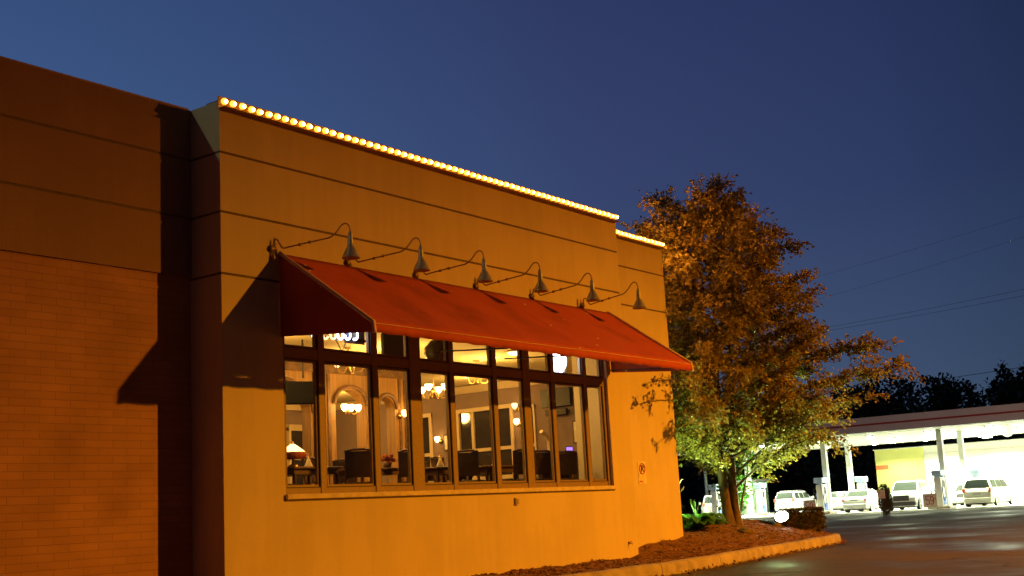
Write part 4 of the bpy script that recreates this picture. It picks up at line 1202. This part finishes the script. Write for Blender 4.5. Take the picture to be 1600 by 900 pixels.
# ------------------------------------------------------------------ filling station
cn = thing('station_canopy', 'long filling station canopy with red striped fascia and white underside', 'canopy', (0, 0, 0))
CX0, CX1, CY0, CY1, CB, CT = 66.0, 86.5, -12.0, 36.0, 5.02, 5.98
MB().box(CX0 + .1, CX1 - .1, CY0 + .1, CY1 - .1, CB + .02, CB + .5).build('deck', M['can_white'], cn)
f = MB(); f.box(CX0, CX0 + .09, CY0, CY1, CB + .06, CT); f.box(CX1 - .09, CX1, CY0, CY1, CB + .06, CT); f.box(CX0 + .09, CX1 - .09, CY0, CY0 + .09, CB + .06, CT); f.box(CX0 + .09, CX1 - .09, CY1 - .09, CY1, CB + .06, CT)
f.build('fascia', M['fascia'], cn)
MB().box(CX0 - .03, CX0 - .002, CY0, CY1, CB + .44, CB + .55).build('fascia_stripe', M['stripe'], cn)
MB().box(CX0 - .02, CX0 + .12, CY0, CY1, CB - .0, CB + .058).build('lower_edge', M['can_white'], cn)
pn = MB()
for y in np.arange(CY0 + 1, CY1, 1.0): pn.box(CX0 + .15, CX1 - .15, y - .02, y + .02, CB + .0, CB + .019)
pn.build('panel_joint', M['fascia'], cn)
for y in (12.9, 20.8, 28.7, 5.0):
    for x in (70.0, 74.3):
        MB().cbox(x - .17, x + .17, y - .17, y + .17, .03, CB + .02, .02).build('column', M['can_white'], cn)
cl = None; lab = 'round bright lamp in the grid under the filling station canopy'
for ix, x in enumerate((71.0, 76.3, 81.6)):
    for iy in range(11):
        y = 2.1 + 3.93 * iy - .1 * ix
        if y > 35 or y < -4: continue
        if cl is None:
            cl = thing('canopy_lamp', lab, 'lamp', (x, y, CB), group='lamps under the station canopy')
            MB().cbox(-.3, .3, -.3, .3, -.06, .0, .02).build('housing', M['can_white'], cl)
            MB().lathe([(.26, -.061), (.24, -.11), (.15, -.17), (.001, -.2)], 16).build('lens', M['canlamp'], cl)
        else:
            dup(cl, lab, (x, y, CB))
        light('canopy_light', 'AREA', (x, y, CB - .22), 760, (.90, 1.0, .64), .4).data.spread = math.radians(128)
# glowing globe added for the lamp glare, and box signs under the canopy
sg = thing('glare_globe', 'large round pale globe standing in for lamp glare under the station canopy', 'lamp', (72.6, 9.35, 4.70))
MB().sphere((0, 0, 0), .38, 18, 12).build('globe', M['globe'], sg)
MB().tube([(0, 0, .37), (0, 0, CB - 4.70 + .02)], .03, 8).build('hanger', M['can_white'], sg)
for (y, z, w_, h_, lab) in ((10.25, 4.55, .62, .55, 'pale square box sign hanging left of the round glare globe'), (20.2, 4.62, .9, .35, 'low pale box sign hanging above the yellow wall')):
    sg = thing('hanging_box_sign', lab, 'sign', (71.2, y, z))
    MB().cbox(-.1, .1, -w_ / 2, w_ / 2, -h_ / 2, h_ / 2 - .0, .02).build('box', M['can_white'], sg)
    MB().box(-.02, .02, -.02, .02, h_ / 2, CB - z + .02).build('hanger', M['can_white'], sg)

# shop
sp_ = thing('station_shop', 'low filling station shop with yellow wall and brilliantly lit white front', 'shop', (0, 0, 0))
SX, SY0, SYM, SY1, SH = 90.0, -14.0, 20.7, 24.75, 4.7
MB().box(SX + .15, SX + 12, SY0, SY1, 0, SH - .05).build('back_walls', M['yellow'], sp_)
MB().box(SX, SX + .14, SYM, SY1, .03, SH).build('yellow_wall', M['yellow'], sp_)
w_ = MB()
w_.box(SX - .02, SX + .14, SY0, SYM - .003, 3.35, SH); w_.box(SX - .0, SX + .14, SY0, SYM - .003, .03, .5)
x = SYM - .003
edges = [SYM - .003, 19.2, 15.9, 12.6, 9.3, 6.0, 2.7, -.6]
for e in edges: w_.box(SX + .0, SX + .14, e - .3, e, .5, 3.35)
w_.build('white_front', M['shopwhite'], sp_)
for a, b in zip(edges[:-1], edges[1:]):
    wf = MB()
    for y in (a - .3 - .05, b + .001, (a + b) / 2 - .15): wf.box(SX + .04, SX + .12, y, y + .05, .5, 3.35)
    wf.box(SX + .04, SX + .12, b + .05, a - .35, .5, .56); wf.box(SX + .04, SX + .12, b + .05, a - .35, 2.6, 2.66)
    fr_ = wf.build('shop_window', M['rim'], sp_)
    MB().box(SX + .07, SX + .09, b + .05, a - .35, .56, 3.35).build('pane', M['shopglow'], fr_)
cpn = MB(); cpn.box(SX - .35, SX - .02, SY0, SYM + .3, SH - .02, SH + .06); cpn.box(SX - .1, SX + .1, SYM + .31, SY1 + .1, SH + .001, SH + .06)
cpn.build('roof_edge', M['shopwhite'], sp_)
bn = MB(); bn.box(SX - .05, SX - .021, SY0, SYM, 4.12, 4.17); bn.box(SX - .05, SX - .021, SY0, SYM, 3.62, 3.67)
bn.build('trim_line', M['fascia'], sp_)
bn = MB(); bn.box(SX - .025, SX - .003, 23.7, SY1, 3.1, 3.45); bn.box(SX - .025, SX - .003, SYM, 22.4, .9, 1.25); bn.box(SX - .025, SX - .003, SYM, SY1, .05, .3)
bn.build('orange_band', M['orange'], sp_)
for k in range(8):
    light('shopfront_fill', 'AREA', (SX - 1.6, 22.7 - 4.0 * k, 4.6), 700 if k else 420, (.92, 1.0, .66), .5, rot=(0, math.radians(25), 0))  # area lamps added to brighten shop front and yellow wall, no fixtures

ks = thing('kiosk', 'small pale kiosk with green light in its paint, glimpsed right of the birch trunks', 'kiosk', (89.0, 36.6, .03))  # added as a bright shape, green light held in its paint
MB().box(0, 2.4, -1.35, 1.35, 0, 2.75).build('wall', M['greenlit'], ks)
MB().box(-.25, 2.6, -1.55, 1.55, 2.751, 2.95).build('roof', M['can_white'], ks)
MB().box(-.03, -.002, -1.1, -.2, 0, 2.1).build('door', M['can_white'], ks)
MB().box(-.03, -.002, .1, 1.1, 1.0, 2.0).build('window', M['shopglow'], ks)
light('kiosk_fill', 'AREA', (87.4, 36.2, 3.4), 350, (.8, 1.0, .6), .4, rot=(0, math.radians(35), 0))  # fill without a fixture, brightens the kiosk front
# pumps
def make_pump(label):
    t = thing('fuel_pump', label, 'fuel pump', group='fuel pumps under the canopy')
    MB().cbox(-.7, .7, -.65, .65, -.001, .15, .03).build('island', M['kerb'], t)
    MB().cbox(-.22, .22, -.42, .42, .151, 1.95, .03).build('cabinet', M['white'], t)
    MB().cbox(-.3, .3, -.52, .52, 2.05, 2.4, .03).box(-.18, .18, -.4, -.3, 1.951, 2.049).box(-.18, .18, .3, .4, 1.951, 2.049).build('header', M['paleblue'], t)
    for s in (-1, 1):
        MB().box(s * .231 - .008, s * .231 + .008, -.3, .3, .25, .75).build('blue_panel', M['blue'], t)
        MB().box(s * .231 - .008, s * .231 + .008, -.18, .18, 1.35, 1.75).build('display', M['c_dark'], t)
        MB().tube([(s * .2, .3, 1.9), (s * .42, .38, 1.7), (s * .45, .42, .7), (s * .36, .42, .45), (s * .27, .38, .9), (s * .24, .36, 1.15)], .022, 6).build('hose', M['rubber'], t)
        MB().tube([(s * .25, .36, 1.1), (s * .29, .34, 1.25), (s * .26, .28, 1.34)], .035, 6).build('nozzle', M['blue'], t)
    return t
PL = [((69.0, 28.7), 'fuel pump seen left of the birch trunks'), ((76.6, 28.9), 'fuel pump glimpsed between the birch and the white rear-facing car'), ((69.0, 20.8), 'fuel pump with blue panel beside the bright column above the hedge'), ((76.0, 20.7), 'fuel pump rising behind the white sedan'), ((69.0, 12.9), 'fuel pump left of the bright minivan'), ((76.0, 12.6), 'fuel pump rising behind the bright minivan')]
p0 = make_pump(PL[0][1]); p0.location = (PL[0][0][0], PL[0][0][1], .031); p0.rotation_euler = (0, 0, PI / 2)
for (xy, lab) in PL[1:]: dup(p0, lab, (xy[0], xy[1], .031), PI / 2)

# cars
def make_car(name, label, cat, loc, heading, L, W, H, paint, kind, grille=False, lit=False, low=.22, rear_plate=True):
    """side profile lofted across the width; +x is forward"""
    t = thing(name, label, cat, loc, heading, group='cars parked at the filling station')
    hw = W / 2
    belt = .62 * H if kind != 'sedan' else .64 * H
    if kind == 'sedan':
        up = [(-L / 2, .50), (-L / 2 + .06, .80), (-L / 2 + .15, belt + .03), (-L / 2 + .75, belt + .06), (.1, belt), (L / 2 - 1.25, belt - .02), (L / 2 - .35, belt - .17), (L / 2 - .08, .62), (L / 2, .45)]
        cab = [(-L / 2 + .45, belt + .03, 0), (-L / 2 + 1.25, H - .03, 1), (-L / 2 + 1.7, H, 1), (L / 2 - 2.2, H - .01, 1), (L / 2 - 1.15, belt - .01, 0)]
    elif kind == 'suv':
        up = [(-L / 2, .50), (-L / 2 + .05, .85), (-L / 2 + .12, belt), (-L / 2 + .5, belt), (.3, belt), (L / 2 - 1.25, belt - .02), (L / 2 - .3, belt - .10), (L / 2 - .06, .80), (L / 2, .50)]
        cab = [(-L / 2 + .12, belt - .01, 0), (-L / 2 + .42, H - .04, 1), (-L / 2 + .8, H, 1), (L / 2 - 1.95, H - .02, 1), (L / 2 - 1.15, belt - .02, 0)]
    else:                       # van
        up = [(-L / 2, .48), (-L / 2 + .04, .85), (-L / 2 + .10, belt), (-L / 2 + .5, belt), (.3, belt), (L / 2 - 1.0, belt - .04), (L / 2 - .35, belt - .2), (L / 2 - .08, .68), (L / 2, .45)]
        cab = [(-L / 2 + .10, belt - .01, 0), (-L / 2 + .32, H - .05, 1), (-L / 2 + .8, H, 1), (L / 2 - 1.75, H - .03, 1), (L / 2 - .85, belt - .05, 0)]
    wr = .33 if kind == 'sedan' else .37
    wx = (-L / 2 + .95, L / 2 - .92)
    b = MB(); vs = []
    for i, (x, z) in enumerate(up):
        e = abs(x) / (L / 2); k = hw * (1 - .10 * max(0, e - .7) / .3)
        zb = low + .06 * (e > .98)
        zm = zb + (z - zb) * .55
        vs += [(x, -k * .94, zb), (x, -k, zm), (x, -k * .97, z - .05), (x, -k * .90, z), (x, 0, z + .025), (x, k * .90, z), (x, k * .97, z - .05), (x, k, zm), (x, k * .94, zb)]
    n = 9
    b.add(vs, [(i * n + j, i * n + j + 1, (i + 1) * n + j + 1, (i + 1) * n + j) for i in range(len(up) - 1) for j in range(n - 1)], True)
    b.add(vs, [(i * n, (i + 1) * n, (i + 1) * n + 8, i * n + 8) for i in range(len(up) - 1)])
    b.add(vs[:n], [tuple(range(n))]); b.add(vs[-n:], [tuple(range(n - 1, -1, -1))])
    vs = []
    kb_, kt = hw * .93, hw * .74
    for (x, z, r) in cab:
        k = kt if r else kb_
        vs += [(x, -k, z - (.06 if r else 0)), (x, -k * .86, z), (x, 0, z + .02), (x, k * .86, z), (x, k, z - (.06 if r else 0))]
    b.add(vs, [(i * 5 + j, i * 5 + j + 1, (i + 1) * 5 + j + 1, (i + 1) * 5 + j) for i in range(len(cab) - 1) for j in range(4)], True)
    for s, idx in ((0, 0), (1, 4)):
        q = [(vs[i * 5 + idx]) for i in range(len(cab))]
        b.add(q, [tuple(range(len(q))) if s else tuple(range(len(q) - 1, -1, -1))])
    b.build('body', paint, t)
    # glass, a hair proud of the cabin sides
    def side_pt(x, z, s, off=.012):
        zt = np.interp(x, [c_[0] for c_ in cab], [c_[1] for c_ in cab])
        u = max(0, min(1, (z - belt) / max(.05, H - .06 - belt)))
        return (x, s * (kb_ + (kt - kb_) * u + off), z)
    zb, zt = belt + .06, H - .13
    x0 = cab[0][0] + (cab[1][0] - cab[0][0]) * .75 + (.12 if kind != 'sedan' else .1); x1 = cab[3][0] + .1; xf = cab[4][0] - .28
    split = [x0, (x0 + x1) / 2 - .1, x1 + .1]
    for s in (-1, 1):
        if kind == 'sedan': polys = [[(x0 - .3, zb), (split[1] - .03, zb), (split[1] - .03, zt), (x0 + .12, zt)], [(split[1] + .04, zb), (xf, zb), (x1, zt), (split[1] + .04, zt)]]
        else:
            s3_ = x0 + (x1 - x0) * .33; s6 = x0 + (x1 - x0) * .68
            polys = [[(x0 - .12, zb), (s3_ - .04, zb), (s3_ - .04, zt), (x0 + .02, zt)], [(s3_ + .04, zb), (s6 - .04, zb), (s6 - .04, zt), (s3_ + .04, zt)], [(s6 + .04, zb), (xf, zb), (x1, zt), (s6 + .04, zt)]]
        for pl_ in polys:
            q = [side_pt(x, z, s) for x, z in pl_]
            MB().add(q, [(0, 1, 2, 3)]).build('side_window', M['autoglass'], t)
    def endglass(ca_, cb_, nm, sg_):
        (xa, za, _), (xb, zb_, _) = ca_, cb_
        q = []
        for u, kk in ((.12, .80), (.9, .72)):
            x = xa + (xb - xa) * u + sg_ * .015; z = za + (zb_ - za) * u + .012
            k = (kb_ + (kt - kb_) * u) * .9
            q.append((x, k, z))
        MB().add([(q[0][0], -q[0][1], q[0][2]), (q[0][0], q[0][1], q[0][2]), (q[1][0], q[1][1], q[1][2]), (q[1][0], -q[1][1], q[1][2])], [(0, 1, 2, 3)]).build(nm, M['autoglass'], t)
    endglass(cab[0], cab[1], 'rear_window', -1); endglass(cab[4], cab[3], 'windscreen', 1)
    for s in (-1, 1):
        for x in wx:
            wo = MB().lathe([(wr * .62, -.11), (wr * .95, -.11), (wr, -.08), (wr, .08), (wr * .95, .11), (wr * .62, .11)], 20, (x, s * (hw - .10), wr), 'y').build('wheel', M['rubber'], t)
            rm = MB().lathe([(.001, .0), (wr * .15, .02), (wr * .2, .0), (wr * .62, .0)] if s > 0 else [(.001, .0), (wr * .15, -.02), (wr * .2, .0), (wr * .62, .0)], 14, (x, s * (hw - .10) + s * .112, wr), 'y')
            rm.build('rim', M['rim'], wo)
            MB().lathe([(wr + .0, -.01), (wr + .07, -.01), (wr + .07, .014), (wr + .0, .014)], 20, (x, s * (hw + .002), wr + .01), 'y').build('arch_trim', M['c_dark'] if grille else paint, t)
        MB().cbox(L / 2 - 1.35 if kind != 'van' else L / 2 - 1.1, L / 2 - 1.22 if kind != 'van' else L / 2 - .96, s * (hw + .1) - .09, s * (hw + .1) + .09, belt - .0, belt + .16, .02).build('mirror', paint, t)
        zt_ = .80 if kind == 'sedan' else .95
        MB().cbox(-L / 2 - .012, -L / 2 + .2, s * hw * .82 - .075, s * hw * .84 + .1, zt_ - .06, zt_ + .08 + (.12 if kind != 'sedan' else 0), .02).build('tail_lamp', M['tail'], t)
        MB().cbox(L / 2 - .30, L / 2 + .0, s * hw * .72 - .19, s * hw * .72 + .19, .66, .82, .03).build('headlight', M['headlight_on'] if lit else M['headlens'], t)
    MB().cbox(-L / 2 - .05, -L / 2 + .25, -hw * .9, hw * .9, .34, .56, .04).build('rear_bumper', paint, t)
    MB().cbox(L / 2 - .25, L / 2 + .05, -hw * .9, hw * .9, .30, .54, .04).build('front_bumper', M['c_dark'] if grille else paint, t)
    MB().box(L / 2 - .12, L / 2 + .012, -hw * .5, hw * .5, .60, .84 if kind != 'suv' else .95).build('grille', M['c_dark'], t)
    MB().box(-L / 2 - .03, -L / 2 + .0, -.26, .26, .74, .86).build('number_plate', M['c_silver'], t)
    MB().box(-L / 2 + .3, L / 2 - .3, -hw * .8, hw * .8, .14, low + .01).build('underbody', M['c_dark'], t)
    if kind == 'suv':
        for s in (-1, 1): MB().tube([(cab[1][0] + .3, s * kt * .86, H + .05), (cab[3][0] - .2, s * kt * .86, H + .04)], .02, 6).tube([(cab[1][0] + .5, s * kt * .86, H - .02), (cab[1][0] + .5, s * kt * .86, H + .05)], .02, 6).tube([(cab[3][0] - .4, s * kt * .86, H - .03), (cab[3][0] - .4, s * kt * .86, H + .04)], .02, 6).build('roof_rail', M['c_dark'], t)
    return t
GZ = .03
make_car('parked_sedan', 'white sedan seen from behind beside the bright canopy column', 'car', (72.2, 19.1, GZ), 0.05, 4.6, 1.82, 1.47, M['c_white'], 'sedan')
make_car('parked_suv', 'large white four-wheel drive with dark grille facing the road by the yellow wall', 'car', (71.4, 15.75, GZ), PI + .12, 4.95, 1.98, 1.88, M['c_white'], 'suv', grille=True)
make_car('parked_minivan', 'pearl white minivan seen from behind in front of the glowing shop front', 'car', (72.6, 10.95, GZ), -.02, 4.95, 1.95, 1.78, M['c_pearl'], 'van')
make_car('parked_car', 'dark car cut by the right edge of the view', 'car', (68.2, 6.3, GZ), PI + .15, 4.7, 1.85, 1.6, M['c_black'], 'suv')
make_car('parked_suv', 'white hatchback seen from behind above the flood lamp', 'car', (83.6, 29.2, GZ), -.02, 4.5, 1.85, 1.72, M['c_white'], 'suv')
make_car('parked_car', 'silver car half hidden behind the white sedan', 'car', (80.5, 23.9, GZ), 0.0, 4.6, 1.8, 1.45, M['c_silver'], 'sedan')
make_car('parked_car', 'white car with dazzling headlights left of the minivan', 'car', (79.5, 14.3, GZ), PI + .1, 4.5, 1.8, 1.5, M['c_white'], 'sedan', lit=True)
make_car('parked_car', 'silver estate car partly hidden behind the pump left of the birch', 'car', (77.5, 33.4, GZ), .5, 4.8, 1.9, 1.7, M['c_silver'], 'suv')

# price boards, bin, small post sign, shrubs
def yard_sign(label, loc):
    t = thing('price_board', label, 'sign', loc)
    MB().box(-.02, .02, -.44, .44, .12, .98).build('panel', M['paper'], t)
    MB().tube([(0, -.4, -.02), (0, -.4, 1.0)], .018, 6).tube([(0, .4, -.02), (0, .4, 1.0)], .018, 6).build('post', M['darksteel'], t)
    tf = lambda y, z: (-.03, -y, z)
    five = [[(.02, .82), (-.20, .82), (-.21, .58)] + [(-.21 + .0, .58)] + arc(-.11, .46, .12, .145, 130, -140, 10)]
    nine = [arc(.17, .66, .10, .14, 0, 360, 14), [(.27, .66), (.27, .5), (.24, .36), (.15, .30), (.08, .36)]]
    cent = [arc(.375, .66, .045, .055, 50, 310, 8), [(.375, .74), (.375, .58)]]
    b = MB(); strokes(b, five + nine, .026, lambda y, z: tf(y - .04, z)); strokes(b, cent, .014, lambda y, z: tf(y - .03, z))
    b.build('price_figures', M['sign_red'], t)
yard_sign('tan price board reading 59 beside the white hatchback', (67.6, 21.15, .03))
yard_sign('tan price board reading 59 between the four-wheel drive and the bin', (67.6, 13.15, .03))
bi = thing('litter_bin', 'brown square litter bin with olive liner beside a pump', 'bin', (69.4, 12.55 + .45, .03))
MB().cbox(-.28, .28, -.28, .28, 0, .78, .03).build('body', M['bin'], bi)
MB().lathe([(.24, .781), (.27, .82), (.25, .98), (.16, 1.06), (.001, 1.08)], 12).build('liner', M['bag'], bi)
ps = thing('post_sign', 'small blank tan sign on a thin post at the road edge', 'sign', (50.2, 9.75, 0))
MB().tube([(0, 0, -.02), (0, 0, 1.3)], .025, 6).build('post', M['timber'], ps)
MB().box(-.03, -.026, -.19, .19, .92, 1.35).box(-.0259, .03, -.17, .17, .95, 1.32).build('panel', M['paper'], ps)
def round_shrub(label, loc, rx, rz, m, n, ls):
    t = thing('round_shrub', label, 'shrub', loc)
    P_, N_ = [], []
    for _ in range(n):
        d = Vector((rnd.gauss(0, 1), rnd.gauss(0, 1), rnd.gauss(0, 1))).normalized(); k = rnd.uniform(.72, 1.03) * (1 + .12 * math.sin(d.x * 5 + d.y * 7))
        P_.append((d.x * rx * k, d.y * rx * k, rz * (1 + d.z * k))); N_.append(tuple(d))
    leaf_mesh(P_, N_, ls, 'foliage', m, t, .65, .1)
    MB().tube([(0, 0, -.05), (.02, 0, rz)], [.06, .02], 6).sphere((0, 0, rz), rx * .7, 12, 8, rz / rx).build('stem', M['bark'], t)
round_shrub('dark upright shrub standing before the four-wheel drive', (55.5, 11.55, 0), .36, .82, M['hedge'], 3600, .07)
round_shrub('yellow-green shrub glowing at the left corner of the yellow wall', (86.5, 24.9, .03), 1.0, .75, M['hosta'], 1800, .16)
round_shrub('dark leafy shrub in the gap left of the birch', (60.0, 27.8, 0), 1.1, .8, M['hedge'], 1500, .2)
# red lettered sign glimpsed through leaves
rs = thing('lit_road_sign', 'distant road sign with glowing red lettering seen through the birch leaves', 'sign', (92.0, 41.6, 0))
MB().tube([(0, 0, -.02), (0, 0, 6.4)], .14, 10).build('post', M['can_white'], rs)
MB().box(-.12, .12, -1.5, 1.5, 6.3, 7.6).build('panel', M['c_dark'], rs)
b = MB()
for r_ in range(2):
    for k in range(7):
        y = 1.3 - k * .42; z = 7.25 - r_ * .55
        strokes(b, [[(y, z), (y, z - .36)], [(y, z), (y - .24, z - (.0 if k % 2 else .36))], [(y - .24, z), (y - .24, z - .36)]], .045, lambda yy, zz: (-.16, yy, zz))
b.build('red_strokes', M['neon_red'], rs)

# ------------------------------------------------------------------ wooded rise and wires
def hill_z(x, y):
    return np.clip((x - 118) * .30, -.4, 10.4) + .5 * np.sin(y * .31) + .4 * np.sin(y * .83)
WP, WN = [], []
for k in range(420):
    x = rng.uniform(114, 168); y = rng.uniform(-30, 105); h = rng.uniform(4.6, 6.6) * (1.0 if x > 125 else .9); r = h * rng.uniform(.26, .42); conifer = rng.random() < .3
    z0 = float(hill_z(x, y)); m_ = 230
    d = rng.normal(0, 1, (m_, 3)); d /= np.linalg.norm(d, axis=1)[:, None]
    kk = rng.uniform(.55, 1.08, m_)[:, None] * (1 + .2 * np.sin(d[:, :1] * 6 + k) * np.cos(d[:, 1:2] * 5 + k * 2))
    u = (d[:, 2:3] * kk + 1) / 2
    wr_ = r * ((1.25 - 1.1 * u) if conifer else 1.0)
    WP.append(np.concatenate([x + d[:, :1] * kk * wr_, y + d[:, 1:2] * kk * wr_, z0 + h * (.06 + .94 * u)], 1)); WN.append(d)
tag(leaf_mesh(np.concatenate(WP), np.concatenate(WN), .62, 'distant_woodland', M['wood_leaf'], aspect=.75, droop=.15), kind='stuff')
vs = []; fs = []
gx2 = np.linspace(116, 260, 16); gy2 = np.linspace(-150, 260, 60)
for i, xx in enumerate(gx2):
    for j, yy in enumerate(gy2):
        vs.append((xx, yy, float(hill_z(xx, yy))))
fs = [(i * 60 + j, (i + 1) * 60 + j, (i + 1) * 60 + j + 1, i * 60 + j + 1) for i in range(15) for j in range(59)]
tag(MB().add(vs, fs, True).build('wooded_hill', M['wood_leaf'], fix=False), kind='structure')
for (y0, z0, y1, z1, r, lab) in ((31.93, 24.1, 15.39, 26.2, .009, 'topmost faint power wire crossing the dusk sky'),
                                 (32.17, 21.81, 15.63, 24.2, .009, 'faint power wire just below the topmost one'),
                                 (32.54, 18.38, 16.24, 19.27, .014, 'upper wire of the close pair above the station'),
                                 (32.59, 17.99, 16.31, 18.67, .014, 'lower wire of the close pair above the station'),
                                 (24.28, 11.75, 17.13, 12.05, .026, 'lowest thick wire along the woodland tops')):
    sl_ = (z1 - z0) / (y1 - y0); pts = []
    for i in range(41):
        yy = 75 - 120 * i / 40; base = z0 + sl_ * (yy - y0)
        pts.append((110, yy, base + .0009 * (yy - y0) * (yy - y1)))
    tag(MB().tube(pts, r, 5).build('power_wire', M['wire']), lab, 'wire', 'power wires in the sky')

# ------------------------------------------------------------------ render settings
sc.render.engine = 'CYCLES'
sc.view_settings.view_transform = 'Standard'; sc.view_settings.look = 'None'
sc.view_settings.exposure = 0.0; sc.view_settings.gamma = 1.0; sc.view_settings.use_curve_mapping = False
cy = sc.cycles
cy.use_denoising = True
try: cy.denoiser = 'OPENIMAGEDENOISE'
except Exception: pass
cy.max_bounces = 6; cy.diffuse_bounces = 3; cy.glossy_bounces = 3; cy.transmission_bounces = 4; cy.transparent_max_bounces = 12
cy.sample_clamp_indirect = 6.0; cy.sample_clamp_direct = 0.0
cy.caustics_reflective = False; cy.caustics_refractive = False
cy.use_light_tree = True
